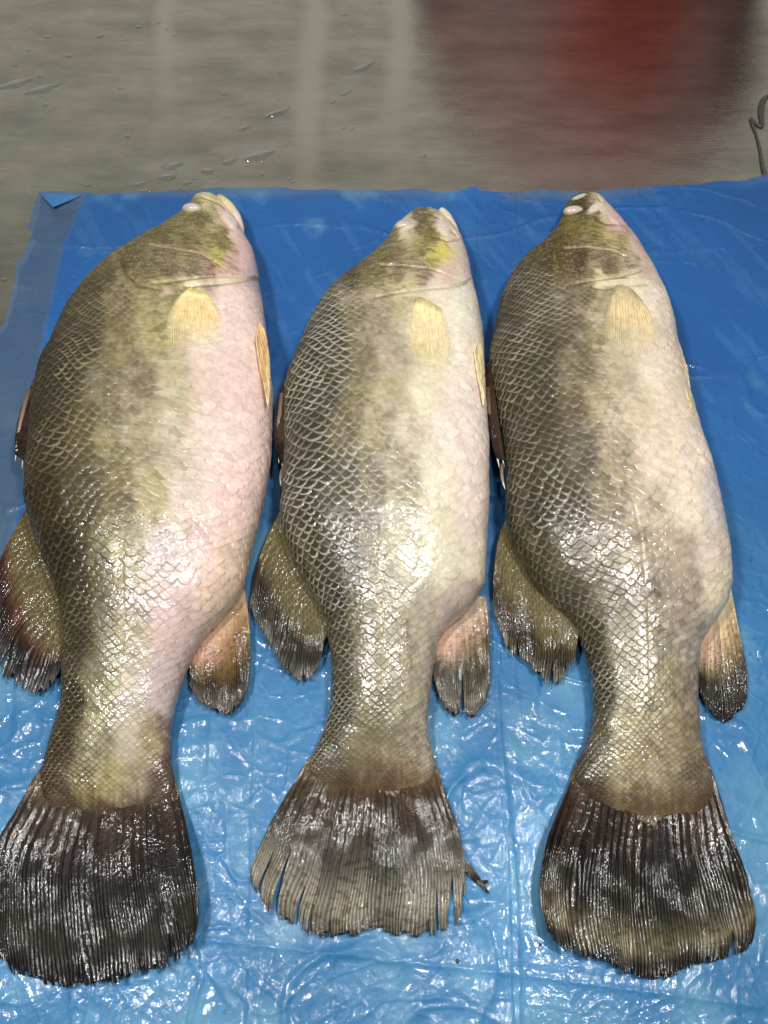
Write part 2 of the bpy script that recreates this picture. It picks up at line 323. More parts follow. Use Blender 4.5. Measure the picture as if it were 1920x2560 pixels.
def sheet_mat():
    m, N, L, P = new_mat('blue_plastic_film')
    a = node(N, 'ShaderNodeAttribute', attribute_name='Col'); th = node(N, 'ShaderNodeAttribute', attribute_name='Thin')
    geo = node(N, 'ShaderNodeNewGeometry')
    dn = node(N, 'ShaderNodeTexNoise', Scale=18.0, Detail=3.0); L.new(geo.outputs['Position'], dn.inputs['Vector'])
    va = node(N, 'ShaderNodeVectorMath', operation='SCALE'); L.new(dn.outputs['Color'], va.inputs[0]); va.inputs['Scale'].default_value = 0.03
    vb = node(N, 'ShaderNodeVectorMath', operation='ADD'); L.new(geo.outputs['Position'], vb.inputs[0]); L.new(va.outputs[0], vb.inputs[1])
    def vor(s):
        v = node(N, 'ShaderNodeTexVoronoi', feature='DISTANCE_TO_EDGE', Scale=s); L.new(vb.outputs[0], v.inputs['Vector'])
        r = node(N, 'ShaderNodeMapRange'); r.inputs['From Max'].default_value = 0.12; L.new(v.outputs['Distance'], r.inputs['Value']); return r.outputs[0]
    def facet(s):
        v = node(N, 'ShaderNodeTexVoronoi', feature='F1', Scale=s); L.new(vb.outputs[0], v.inputs['Vector']); return v.outputs['Distance']
    f1, f2 = facet(60.0), facet(150.0); e1 = vor(40.0)
    nz = node(N, 'ShaderNodeTexNoise', Scale=160.0, Detail=4.0, Roughness=0.65); L.new(geo.outputs['Position'], nz.inputs['Vector'])
    def madd(x, k, y=None):
        q = node(N, 'ShaderNodeMath', operation='MULTIPLY_ADD'); L.new(x, q.inputs[0]); q.inputs[1].default_value = k
        if y is None: q.inputs[2].default_value = 0
        else: L.new(y, q.inputs[2])
        return q.outputs[0]
    hgt = madd(nz.outputs['Fac'], 0.5, madd(e1, -0.35, madd(f2, 0.35, madd(f1, 0.45))))
    # wrinkles are strong in patches only
    pm = node(N, 'ShaderNodeTexNoise', Scale=6.0, Detail=3.0); L.new(geo.outputs['Position'], pm.inputs['Vector'])
    pr = node(N, 'ShaderNodeMapRange'); pr.inputs['From Min'].default_value = 0.4; pr.inputs['From Max'].default_value = 0.65; pr.inputs['To Min'].default_value = 0.2; pr.inputs['To Max'].default_value = 0.36
    L.new(pm.outputs['Fac'], pr.inputs['Value'])
    bp = node(N, 'ShaderNodeBump', Distance=0.0035); L.new(pr.outputs[0], bp.inputs['Strength']); L.new(hgt, bp.inputs['Height'])
    L.new(a.outputs['Color'], P.inputs['Base Color']); L.new(bp.outputs[0], P.inputs['Normal']); L.new(bp.outputs[0], P.inputs['Coat Normal'])
    P.inputs['Roughness'].default_value = 0.5; P.inputs['Specular IOR Level'].default_value = 0.3; P.inputs['Coat Weight'].default_value = 0.36; P.inputs['Coat Roughness'].default_value = 0.035
    tr = node(N, 'ShaderNodeBsdfTransparent'); tr.inputs[0].default_value = (0.35, 0.6, 0.9, 1)
    mf = node(N, 'ShaderNodeMapRange'); mf.inputs['To Min'].default_value = 0.10; mf.inputs['To Max'].default_value = 0.5; L.new(th.outputs['Fac'], mf.inputs['Value'])
    ms = node(N, 'ShaderNodeMixShader'); L.new(mf.outputs[0], ms.inputs[0]); L.new(P.outputs[0], ms.inputs[1]); L.new(tr.outputs[0], ms.inputs[2])
    L.new(ms.outputs[0], N['Material Output'].inputs['Surface'])
    return m
sheet = build_sheet()
tag(sheet, 'thin wet crinkled blue plastic sheet spread over the steel table', 'plastic sheet')
# the folded back corner
def corner_fold():
    tri = [(98, 482), (205, 489), (133, 519)]
    n = 40; U = np.linspace(0, 1, n)[None, :]; V = np.linspace(0, 1, n)[:, None]
    A, B, C = [np.array(p, float) for p in tri]
    top = A + (B - A) * U[..., None]; P = top * (1 - V[..., None]) + C * V[..., None] + 0 * U[..., None]
    lift = 0.008 + 0.004 * np.sin(np.pi * U) * (1 - V) + 0.003 * V
    x, y, z = unproj(P[..., 0], P[..., 1], lift)
    z = z + 0.0008 * fbm(x * 60, y * 60, 3, 4)
    c = lin((70, 125, 180)) + 0 * z[..., None]
    o = grid_mesh('folded_corner', x, y, z, sheet.data.materials[0], sheet, c, {'Thin': 0.25 + 0 * z}); solid(o, 0.0006)
corner_fold()

# ------------------------------------------------------------------ fish bodies
FISH = {}
exec_data = {}
FISH[0] = dict(
 L=[(487, 506), (489, 500), (494, 484), (514, 474), (533, 460), (557, 434), (590, 391), (614, 347), (644, 304), (674, 260), (709, 226), (748, 195), (787, 169), (831, 148), (878, 130), (922, 106), (1004, 87), (1091, 80), (1178, 70), (1256, 67), (1300, 78), (1370, 98), (1440, 130), (1510, 153), (1590, 163), (1656, 158), (1721, 158), (1764, 152), (1808, 139), (1851, 126), (1894, 113), (1937, 103), (1991, 106), (2037, 148), (2064, 205), (2074, 255)],
 R=[(487, 520), (490, 530), (497, 545), (522, 568), (553, 592), (592, 614), (627, 634), (666, 642), (709, 647), (752, 655), (805, 662), (857, 668), (939, 677), (982, 683), (1069, 679), (1134, 677), (1200, 668), (1304, 647), (1365, 629), (1417, 619), (1469, 608), (1500, 590), (1540, 555), (1590, 510), (1630, 487), (1690, 461), (1734, 447), (1777, 434), (1829, 427), (1894, 427), (1937, 434), (1980, 432), (2020, 396), (2049, 335), (2074, 265)],
 lat=[(340, 700), (270, 850), (240, 960), (247, 1100), (300, 1400), (308, 1600), (285, 1800), (272, 2070)],
 op=[(150, 600), (308, 657), (330, 690), (369, 713), (462, 712), (565, 706), (720, 698)],
 anchors="""500 540 110 105 65;470 600 120 112 75;560 600 125 118 75;540 640 160 155 90;400 590 105 100 60;560 520 220 200 180;590 570 225 205 195;610 640 220 195 190;630 700 200 180 180;520 492 200 195 150
420 650 110 100 75;370 660 105 98 75;480 670 120 110 85;330 640 95 90 55;520 680 150 120 110;570 670 195 165 155;480 706 220 210 165;560 706 225 205 190;270 690 95 88 55;300 750 130 118 85;220 760 85 78 50
400 760 150 140 100;380 850 165 155 110;300 850 130 120 85;200 870 70 65 45;150 920 60 56 42;250 950 120 112 80;350 950 140 128 100;430 950 185 178 140;520 800 220 205 190;520 900 215 200 185;600 900 225 205 198;600 780 222 202 195
130 1080 70 62 40;220 1080 95 88 55;260 1100 130 122 80;350 1080 165 155 120;430 1080 190 180 155;520 1080 215 195 185;620 1080 222 200 192;110 1230 72 60 35;200 1230 90 82 48;300 1250 130 120 78;380 1250 180 172 125;450 1250 205 190 175;560 1250 222 195 185
150 1400 60 56 35;190 1450 75 70 50;250 1400 110 105 70;310 1400 165 158 120;400 1400 190 175 170;500 1400 215 190 180;560 1450 215 195 170;190 1580 70 66 50;260 1580 120 112 85;330 1580 170 160 150;420 1560 205 185 180
180 1750 65 62 42;240 1720 130 125 100;330 1720 185 175 165;410 1720 195 180 175;160 1860 75 65 45;230 1850 150 145 110;320 1850 185 178 165;400 1850 150 130 120;120 1950 75 60 48;200 1960 130 120 75;280 1960 160 150 115;350 1960 150 135 130;420 1950 95 75 70;150 2020 90 72 50;260 2050 110 90 65;370 2020 90 72 65""",
 rim=(150, 138, 105), rimdark=0.55, H=0.098, skew=0.0)
FISH[1] = dict(
 L=[(525, 1056), (527, 1045), (532, 1032), (541, 1020), (559, 998), (583, 980), (619, 957), (647, 930), (679, 894), (699, 868), (718, 841), (746, 815), (782, 791), (822, 771), (858, 758), (901, 739), (941, 721), (977, 712), (1037, 712), (1096, 713), (1156, 711), (1196, 707), (1236, 706), (1272, 700), (1320, 706), (1400, 732), (1450, 760), (1500, 790), (1558, 817), (1610, 823), (1657, 829), (1717, 829), (1769, 825), (1817, 815), (1852, 799), (1892, 780), (1930, 775), (1955, 795), (1983, 842), (1997, 885), (2001, 920)],
 R=[(525, 1066), (527, 1078), (532, 1092), (545, 1112), (571, 1136), (603, 1154), (631, 1165), (663, 1173), (695, 1178), (734, 1187), (778, 1197), (822, 1205), (878, 1209), (949, 1211), (1017, 1215), (1076, 1221), (1148, 1223), (1236, 1223), (1280, 1221), (1339, 1218), (1399, 1215), (1459, 1211), (1502, 1189), (1538, 1157), (1566, 1120), (1598, 1097), (1650, 1087), (1697, 1079), (1745, 1073), (1797, 1069), (1844, 1072), (1880, 1080), (1917, 1088), (1950, 1075), (1975, 1048), (1992, 1000), (2001, 940)],
 lat=[(900, 740), (880, 880), (868, 1000), (885, 1100), (925, 1300), (957, 1500), (962, 1650), (940, 1850), (933, 2000)],
 op=[(640, 640), (870, 695), (900, 718), (980, 737), (1064, 724), (1162, 708), (1260, 700)],
 anchors="""1050 545 110 105 85;1010 562 215 205 180;1070 570 120 112 65;1110 550 215 205 180;1095 520 170 165 140;1130 600 225 208 195;1160 680 220 200 195;980 600 120 115 75;1050 620 150 145 95;1110 620 205 195 110;1080 655 190 185 100;960 640 105 100 65
930 680 110 105 75;1000 690 125 110 90;1060 690 145 125 115;1110 700 215 190 180;880 700 85 80 55;1010 735 190 180 140;1100 735 225 212 195;1160 760 225 220 205;800 780 80 75 55;770 860 70 66 52;740 960 68 64 50;760 1050 72 68 54;740 1150 66 60 48;790 1150 75 70 52;830 850 85 78 58;820 960 78 72 56
880 780 135 122 95;950 780 165 150 125;900 880 135 125 95;850 900 95 85 60;980 880 175 162 140;1060 800 215 205 175;1150 850 228 215 200;1170 950 230 215 205;880 980 140 130 90;960 980 175 165 130;1060 980 215 205 180;860 1060 120 108 75;950 1080 160 150 115;1030 1080 195 185 160;1120 1080 225 210 200;1190 1080 228 212 205
860 1180 95 88 70;930 1180 130 120 95;1000 1180 170 162 135;1100 1200 215 205 185;1180 1200 225 208 200;750 1290 75 70 45;850 1290 95 88 75;920 1280 125 118 100;1000 1290 175 170 140;1100 1320 210 200 175;1180 1320 222 205 195
780 1400 75 70 42;850 1400 90 80 68;940 1400 140 130 105;1020 1400 185 180 150;1100 1400 210 205 180;1180 1420 215 205 185;1170 1480 195 180 165;830 1520 70 62 50;900 1520 115 108 80;980 1520 155 148 120;1060 1520 180 172 150;1120 1540 195 178 165
850 1650 85 80 60;920 1650 130 122 90;1000 1650 155 148 120;1070 1650 175 165 145;850 1780 75 72 45;920 1780 135 128 88;1000 1780 150 145 115;1060 1780 165 155 135;820 1860 80 72 48;900 1870 135 128 90;1000 1870 150 142 112;1060 1870 150 138 120;830 1940 100 85 60;920 1950 130 115 90;1010 1940 145 122 90;860 1985 95 75 50;970 1985 110 90 65""",
 rim=(172, 170, 152), rimdark=0.80, H=0.095, skew=0.0)
FISH[2] = dict(
 L=[(487, 1458), (490, 1440), (497, 1428), (512, 1416), (531, 1407), (560, 1398), (585, 1383), (605, 1365), (631, 1339), (653, 1308), (683, 1282), (718, 1265), (752, 1252), (796, 1241), (839, 1234), (865, 1228), (900, 1222), (939, 1224), (982, 1233), (1047, 1247), (1113, 1260), (1178, 1266), (1240, 1267), (1287, 1267), (1352, 1278), (1395, 1300), (1460, 1339), (1504, 1382), (1538, 1422), (1569, 1443), (1604, 1456), (1643, 1467), (1690, 1478), (1742, 1482), (1786, 1482), (1825, 1477), (1864, 1462), (1908, 1445), (1950, 1440), (1980, 1463), (2010, 1497), (2038, 1540), (2058, 1590), (2065, 1630)],
 R=[(487, 1480), (490, 1492), (497, 1504), (509, 1513), (531, 1530), (553, 1548), (579, 1567), (601, 1584), (631, 1603), (661, 1620), (696, 1638), (735, 1656), (774, 1671), (818, 1682), (857, 1688), (939, 1706), (1043, 1736), (1091, 1750), (1134, 1766), (1178, 1780), (1222, 1789), (1278, 1803), (1343, 1816), (1400, 1825), (1460, 1828), (1504, 1818), (1538, 1797), (1578, 1768), (1612, 1748), (1677, 1742), (1742, 1742), (1808, 1745), (1851, 1750), (1894, 1762), (1940, 1778), (1985, 1784), (2015, 1768), (2045, 1735), (2060, 1690), (2065, 1650)],
 lat=[(1440, 740), (1450, 900), (1480, 1050), (1570, 1240), (1610, 1400), (1627, 1550), (1628, 1700), (1640, 2060)],
 op=[(1200, 630), (1370, 665), (1400, 690), (1451, 708), (1488, 716), (1553, 712), (1617, 708), (1740, 700)],
 anchors="""1450 510 65 58 40;1480 530 130 120 95;1500 520 225 215 185;1425 560 125 115 50;1480 560 130 120 60;1540 560 225 185 185;1400 600 95 88 50;1470 600 125 115 75;1540 600 175 165 115;1590 620 215 190 175;1400 640 85 75 40;1450 660 85 72 60;1520 660 110 98 80;1580 660 165 150 125;1610 680 210 190 175;1360 650 80 72 40
1500 705 200 190 150;1590 710 225 215 195;1300 720 85 78 58;1400 720 120 108 85;1460 740 130 118 90;1500 790 170 160 125;1640 760 222 212 195;1620 850 215 200 180;1260 800 75 68 50;1340 800 95 88 65;1420 800 110 98 72;1250 900 70 62 45;1350 900 85 78 58;1450 900 130 118 90;1550 930 190 178 150;1640 930 222 208 190
1270 1000 68 60 38;1350 1000 82 74 52;1430 1000 120 105 75;1500 1000 165 150 120;1600 1020 205 190 165;1680 1020 225 205 185;1290 1130 72 65 42;1380 1130 85 78 56;1450 1130 110 100 82;1540 1130 170 155 125;1640 1130 215 198 178;1730 1130 222 205 190
1290 1260 78 70 42;1350 1260 75 68 50;1430 1260 90 80 65;1520 1240 140 125 100;1620 1260 190 175 150;1720 1260 220 205 185;1780 1250 205 195 190;1330 1380 85 80 45;1420 1380 100 92 70;1500 1380 130 118 95;1600 1380 170 158 135;1700 1380 185 170 150;1780 1400 210 195 180
1430 1480 95 88 68;1520 1480 125 115 95;1620 1480 150 140 120;1720 1480 165 150 135;1790 1480 210 198 170;1480 1600 70 65 48;1560 1600 135 128 100;1640 1600 150 142 120;1720 1600 160 148 135;1500 1720 70 66 52;1580 1720 150 142 110;1660 1720 150 140 105;1730 1720 145 132 115
1490 1840 95 88 60;1560 1840 165 155 110;1660 1840 155 142 100;1740 1840 140 125 95;1460 1920 80 72 58;1560 1930 160 150 110;1660 1930 160 148 112;1750 1940 120 105 80;1480 1990 85 68 48;1580 2010 130 115 85;1680 2010 130 115 85;1770 2000 110 92 68""",
 rim=(158, 152, 130), rimdark=0.66, H=0.095, skew=0.0)
# relief and colour lines: (points, half width px, groove mm, step mm, rgb, strength)
FISH[0]['lines'] = [([(375, 611), (441, 622), (495, 632), (528, 649), (550, 663)], 2.4, 1.6, 1.6, (205, 170, 140), 0.7),
 ([(308, 655), (325, 690), (350, 712), (400, 722)], 5, 1.0, 0.8, (150, 122, 75), 0.6),
 ([(385, 709), (430, 703), (482, 696), (560, 690), (640, 696)], 3.5, 1.0, 1.8, (225, 210, 160), 0.6),
 ([(462, 714), (520, 712), (580, 706), (636, 694)], 3, 1.2, 0.6, (200, 175, 150), 0.4),
 ([(550, 663), (575, 668), (608, 672)], 6, 1.0, 0.0, (175, 120, 118), 0.6),
 ([(532, 510), (546, 530), (552, 545), (562, 556)], 4, 2.0, 0.0, (60, 45, 25), 0.8),
 ([(510, 491), (530, 499), (553, 509), (575, 530), (600, 560)], 3, 1.8, 0.8, (190, 175, 110), 0.5),
 ([(544, 528), (556, 536), (561, 552)], 6, 0.6, 0.0, (200, 140, 135), 0.7)]
FISH[0]['bumps'] = [(575, 550, 30, 14, 0.85, 2.5, (228, 208, 200), 0.8), (545, 655, 20, 7, 0.2, 0.5, (205, 185, 85), 0.5), (432, 700, 26, 6, 0, 0.3, (150, 140, 100), 0.3),
 (422, 727, 18, 9, 0.4, 0.8, (190, 160, 155), 0.7), (548, 702, 92, 9, -0.06, 0.7, (224, 212, 172), 0.55), (470, 722, 24, 8, -0.2, -1.4, (120, 105, 75), 0.7)]
FISH[1]['lines'] = [([(951, 660), (1013, 665), (1074, 671), (1101, 680)], 2.4, 1.5, 1.6, (210, 195, 150), 0.7),
 ([(940, 742), (988, 732), (1064, 722), (1120, 716), (1162, 706)], 4, 0.9, 1.6, (215, 205, 165), 0.5),
 ([(1064, 548), (1076, 560), (1086, 578)], 5, 1.6, 0.0, (90, 70, 35), 0.8),
 ([(1048, 532), (1075, 533), (1100, 545), (1118, 562), (1138, 585)], 3, 1.6, 0.8, (215, 205, 165), 0.5),
 ([(1100, 594), (1115, 601), (1145, 597)], 3, 1.6, 0.9, (170, 140, 120), 0.6),
 ([(1163, 707), (1172, 702), (1180, 698)], 3, 1.6, 0.0, (120, 105, 90), 0.6),
 ([(1100, 1415), (1110, 1440), (1125, 1450), (1140, 1445), (1148, 1430)], 3, -0.8, 0.0, (215, 210, 175), 0.6)]
FISH[1]['bumps'] = [(1012, 562, 34, 15, -0.15, 1.5, (222, 212, 185), 0.8), (1108, 570, 26, 14, 0.9, 2.4, (226, 210, 196), 0.8), (1125, 1435, 22, 14, 0.0, 0.8, (205, 198, 165), 0.6), (1104, 524, 20, 10, 0.9, 1.0, (222, 208, 185), 0.7),
 (1048, 748, 14, 7, -0.3, -1.2, (120, 108, 75), 0.6), (1105, 632, 18, 14, 0.3, 0.4, (205, 195, 95), 0.5), (1070, 728, 92, 8, -0.14, 0.6, (222, 214, 180), 0.5)]
FISH[2]['lines'] = [([(1412, 620), (1473, 617), (1535, 628), (1570, 642)], 2.4, 1.5, 1.6, (205, 175, 150), 0.6),
 ([(1440, 708), (1488, 700), (1545, 693), (1598, 677)], 3.5, 1.2, 1.8, (215, 200, 150), 0.6),
 ([(1479, 716), (1514, 722), (1553, 713), (1617, 709)], 3.0, 1.8, 1.2, (90, 75, 55), 0.7),
 ([(1465, 498), (1462, 515), (1466, 538)], 3.5, 1.2, 0.0, (50, 42, 25), 0.7),
 ([(1492, 545), (1515, 558), (1552, 560)], 4, 1.2, 0.5, (125, 112, 90), 0.6),
 ([(1497, 492), (1506, 503), (1500, 518), (1488, 530)], 3, 1.4, 0.8, (215, 190, 110), 0.6),
 ([(1520, 520), (1540, 545), (1556, 560)], 4, 0.8, 0.0, (222, 175, 175), 0.6)]
FISH[2]['bumps'] = [(1490, 520, 26, 11, -0.5, 2.4, (228, 215, 190), 0.9), (1448, 492, 22, 5, -0.35, 1.0, (215, 210, 185), 0.9), (1562, 707, 88, 10, -0.03, 0.9, (224, 214, 182), 0.75), (1535, 548, 26, 9, 0.85, 0.8, (228, 200, 195), 0.7),
 (1555, 740, 22, 12, 0.5, -1.0, (140, 125, 95), 0.6)]

def scale_pattern(a, b):
    """shingled scales: row number a (grows towards the tail), column b; returns height, rim, id hash"""
    Ra, Rb = 2.05, 0.60
    k0 = np.floor(a)
    done = np.zeros(a.shape, bool); hgt = np.zeros(a.shape); rho = np.zeros(a.shape); idh = np.zeros(a.shape)
    for dk in (2, 1, 0):
        k = k0 - dk
        off = 0.5 * np.mod(k, 2)
        j = np.round(b - off); bc = j + off
        jit = h2(k, j * 2, 7)
        R = Ra * (0.93 + 0.14 * jit)
        r = np.sqrt(((a - k) / R) ** 2 + ((b - bc) / Rb) ** 2)
        ok = (~done) & ((r < 1) | (dk == 0))
        hgt = np.where(ok, (a - k) / R, hgt); rho = np.where(ok, r, rho); idh = np.where(ok, jit, idh); done |= ok
    return hgt, rho, idh

def build_body(fid, parent):
    F = FISH[fid]
    yL = np.array(F['L'], float); yR = np.array(F['R'], float)
    y0, y1 = yL[0, 0], yL[-1, 0]
    n = 1050
    s = np.linspace(0, 1, n)
    # denser rows at both blunt ends
    ss = s + 0.045 * np.sin(2 * np.pi * s) / (-1) * -1
    ss = s - 0.11 * np.sin(2 * np.pi * s) / (2 * np.pi)
    rows = y0 + (y1 - y0) * ss
    sm = 5
    xl = smooth_interp(rows, yL[:, 0], yL[:, 1], sm); xr = smooth_interp(rows, yR[:, 0], yR[:, 1], sm)
    # heights as a function of the position along the fish
    H = F['H']
    q = (rows - y0) / (y1 - y0)
    hp = [(0, .030), (0.02, .040), (0.05, .050), (0.10, .066), (0.18, .085), (0.30, 1.0 * H), (0.42, H), (0.55, H * .92), (0.66, H * .72), (0.76, .052), (0.85, .040), (0.92, .025), (0.965, .0125), (1.0, .0055)]
    topz = smooth_interp(q, [p[0] for p in hp], [p[1] for p in hp], 0.03)
    zc = smooth_interp(q, [0, .05, .2, .45, .7, .85, 1], [.022, .026, .036, .042, .026, .017, .0075], 0.03)
    ht = topz - zc; ht *= np.sqrt(np.clip((rows - y0 + 3) / 14, 0.02, 1)) * (1) 
    hb = np.maximum(zc - 0.004, 0.002) * np.sqrt(np.clip((rows - y0 + 2) / 14, 0.02, 1))
    endf = np.sqrt(np.clip((y1 - rows) / 30, 0.0, 1)); ht = np.maximum(ht, 0.0005)
    Xl, Yl, _ = unproj(xl, rows, zc); Xr, Yr, _ = unproj(xr, rows, zc)
    c = (Xl + Xr) / 2; w = (Xr - Xl) / 2; w[0] *= 0.3; w[-1] *= 0.3
    nt, nb = 330, 90
    ph = np.concatenate([np.linspace(np.pi, 0, nt, endpoint=False), np.linspace(0, -np.pi, nb, endpoint=False)])[None, :]
    cs, sn = np.cos(ph), np.sin(ph)
    qq = q[:, None]
    et = 0.88
    X = c[:, None] + w[:, None] * np.sign(cs) * np.abs(cs) ** 0.95
    up = np.abs(sn) ** et
    # the back (left) is fuller, the belly falls away more gently
    lean = 1 + 0.10 * (-cs) * sst(0.1, 0.4, qq) * (1 - sst(0.6, 0.85, qq))
    Z = np.where(sn >= 0, zc[:, None] + ht[:, None] * up * lean, zc[:, None] - hb[:, None] * np.abs(sn) ** 0.7)
    Y = Yl[:, None] + 0 * X
    # gentle unevenness of a heavy soft body
    Z = Z + np.where(sn > 0, sn, 0) * 0.004 * (fbm(X * 14, Y * 9, 3, 100 + fid) - 0.5) * 2 * sst(0.02, 0.15, qq)
    px, py = proj(X, Y, Z)
    # ---- normals
    P = np.stack([X, Y, Z], -1)
    dv = np.gradient(P, axis=0); du = np.roll(P, -1, 1) - np.roll(P, 1, 1)
    Nn = np.cross(du, dv); Nn /= np.maximum(np.linalg.norm(Nn, axis=-1, keepdims=True), 1e-12)
    if Nn[n // 2, nt // 2, 2] < 0: Nn = -Nn
    # ---- lattice coordinates
    seg = np.linalg.norm(np.roll(P, -1, 1) - P, axis=-1); arc = np.concatenate([np.zeros((n, 1)), np.cumsum(seg, 1)[:, :-1]], 1)
    latx = np.interp(rows, [p[1] for p in F['lat']], [p[0] for p in F['lat']])
    lX, _, _ = unproj(latx, rows, topz * 0.98)
    fr = np.clip((lX - c) / w, -0.95, 0.95); li = np.arccos(fr) ; li = (np.pi - li) / np.pi * nt
    arc0 = np.array([np.interp(li[i], np.arange(nt), arc[i, :nt]) for i in range(n)])
    B = arc - arc0[:, None]
    size = smooth_interp(q, [0, .2, .3, .5, .7, .85, 1.0], [.0075, .0088, .0112, .0116, .0092, .0070, .0040], .03)
    along = np.concatenate([[0], np.cumsum(np.hypot(np.diff(Yl), np.diff(topz)))])
    A = np.concatenate([[0], np.cumsum(np.diff(along) / (0.45 * 0.5 * (size[1:] + size[:-1])))])
    wob = fbm(X * 22, Y * 22, 2, 200 + fid) - 0.5; wob2 = fbm(X * 22 + 7, Y * 22, 2, 210 + fid) - 0.5
    edge = np.abs(cs) ** 6
    wob3 = fbm(X * 75, Y * 75, 2, 220 + fid) - 0.5
    b = B / size[:, None] + 2.0 * wob + 0.35 * wob3
    a = A[:, None] + 2.0 * wob2 + 0.5 * wob3 - 0.045 * np.abs(B / size[:, None]) ** 1.35 + 300
    # small scales near the fin bases
    hgt, rho, idh = scale_pattern(a, b)
    opy = np.interp(px, [p[0] for p in F['op']], [p[1] for p in F['op']])
    sc = sst(-4, 22, py - opy)
    # the fish's own blotches
    anc = np.array([[float(v) for v in t.split()] for t in F['anchors'].replace('\n', ';').split(';')])
    wgt = np.zeros(px.shape); C = np.zeros(px.shape + (3,))
    wpx = px + 26 * (fbm(X * 40, Y * 40, 3, 300 + fid) - 0.5) + 10 * (fbm(X * 200, Y * 200, 2, 303 + fid) - 0.5); wpy = py + 40 * (fbm(X * 40 + 5, Y * 40, 3, 310 + fid) - 0.5)
    for x_, y_, r_, g_, b_ in anc:
        sclr = 1.0 if y_ > 730 else 0.55
        d2 = ((wpx - x_) ** 2 + (0.62 * (wpy - y_)) ** 2) / (sclr * sclr) + 120
        k = d2 ** -2.1; wgt += k; C += k[..., None] * (np.array([r_, g_, b_]))
    C /= wgt[..., None]
    lum = (C.sum(-1) / 3)
    C = lin(C) ** 1.16 * 1.02
    dark = 1 - sst(75, 150, lum)
    pale = sst(145, 210, lum)
    # blotchy mottling
    gr = C.mean(-1, keepdims=True); hd0 = 1 - sc; C = gr + (C - gr) * (0.82 + 0.04 * pale + 0.10 * hd0)[..., None]; C = C * (1 + 0.10 * pale + 0.28 * hd0 * (1 - pale) - (0.18 * dark + 0.0 * (1 - pale) * (1 - dark)) * (1 - 0.9 * hd0))[..., None] * np.array([1.03, 0.985, 0.99])
    mot = fbm(X * 60, Y * 45, 4, 400 + fid); mot2 = fbm(X * 260, Y * 200, 3, 410 + fid); big = fbm(X * 18, Y * 12, 3, 405 + fid)
    C = C * (1 + (0.5 * (mot - 0.5) + 0.35 * (big - 0.5)) * (1 - 0.75 * pale))[..., None]
    mid = (1 - pale) * (1 - dark)
    C = C * (1 - 0.28 * mid * sst(0.5, 0.75, mot2) * sst(0.35, 0.65, big))[..., None]
    C = mixc(C, lin((200, 188, 150)), 0.30 * mid * sst(0.55, 0.72, 1 - mot2))
    yel = sst(0.52, 0.66, fbm(X * 30 + 3, Y * 24, 3, 420 + fid)) * mid
    C = mixc(C, lin((188, 176, 100)), 0.28 * yel * (1.0 if fid == 0 else 0.25))
    pink = sst(0.5, 0.7, fbm(X * 22, Y * 16, 3, 430 + fid)) * pale
    C = mixc(C, lin((226, 182, 172)), (0.22 if fid == 0 else 0.10) * pink)
    # worn patches where the scale pattern is hard to read
    wear = sst(0.42, 0.62, fbm(X * 16 + 9, Y * 13, 3, 440 + fid))
    vis = sc * (1 - 0.30 * wear * (1 - dark)) * (1 - 0.32 * sst(0.5, 0.62, fbm(X * 24 + 4, Y * 16, 3, 445 + fid))) * (1 - 0.7 * sst(0.92, 0.985, qq))
    # rim: free edge of each scale is pale, the pocket above the next one dark
    apex = np.clip(hgt, 0, 1) ** 1.6; rim = sst(0.90 - 0.24 * apex, 0.97 - 0.12 * apex, rho) * (0.45 + 0.55 * apex); pocket = sst(0.45, 0.1, hgt)
    rimamt = vis * rim * (F['rimdark'] * dark + 0.42 * mid + 0.18 * pale) * 0.88 * (0.35 + 1.0 * h2(np.floor(idh * 997), np.floor(idh * 9973), 3)) * (0.6 + 0.8 * sst(0.35, 0.6, big))
    nearline = np.exp(-(np.abs(rho - 1.0) / 0.05) ** 2)
    C = mixc(C, lin(F['rim']) * (0.75 + 0.5 * lum[..., None] / 255), np.clip(rimamt, 0, 0.9))
    C = C * (1 - vis * (0.45 * dark + 0.50 * mid + 0.13 * pale) * pocket * (1 - rim))[..., None]
    C = mixc(C, lin((200, 150, 145)) * 0.8, 0.15 * vis * pale * nearline)
    C = C * (1 - 0.22 * vis * (mid + 0.6 * dark) * nearline * sst(0.45, 0.6, mot))[..., None]
    hsc = h2(np.floor(idh * 9973), np.floor(idh * 99991), 9); C = mixc(C, lin((196, 192, 186)), 0.5 * vis * mid * sst(0.45, 0.9, hsc) * (1 - sst(0.6, 0.98, rho)) * sst(0.35, 0.6, mot)); C = C * (1 - 0.35 * vis * mid * sst(0.75, 0.95, 1 - hsc))[..., None]
    C = C * (0.90 + 0.22 * idh * vis + 0.0)[..., None]
    # the scaly root fades into the brown tail fin
    fade = sst(0.93, 0.985, qq + 0.05 * (mot - 0.5) + 0.035 * (vnoise(X * 420, Y * 8, 600) - 0.5)) * (sn > 0)
    C = mixc(C, lin((84, 64, 44) if fid != 0 else (72, 54, 42)) ** 1.05, 0.62 * fade)
    # lateral line
    ll = np.exp(-((B) / 0.0012) ** 2) * sc * sst(0.3, 0.4, qq) * sst(0.95, 0.88, qq) * sst(0.3, 0.6, mot)
    C = mixc(C, lin((170, 155, 100)), 0.25 * ll)
    # head: net-like skin
    hd = 1 - sc
    net = np.abs(fbm(X * 180, Y * 420, 3, 500 + fid) - 0.5); netm = np.exp(-(net / 0.035) ** 2) * hd * (1 - pale)
    C = mixc(C, lin((190, 180, 140)), 0.42 * netm)
    dk = sst(0.52, 0.62, fbm(X * 150, Y * 330, 3, 510 + fid)) * hd * (1 - pale)
    C = mixc(C, lin((62, 54, 40)), 0.42 * dk)
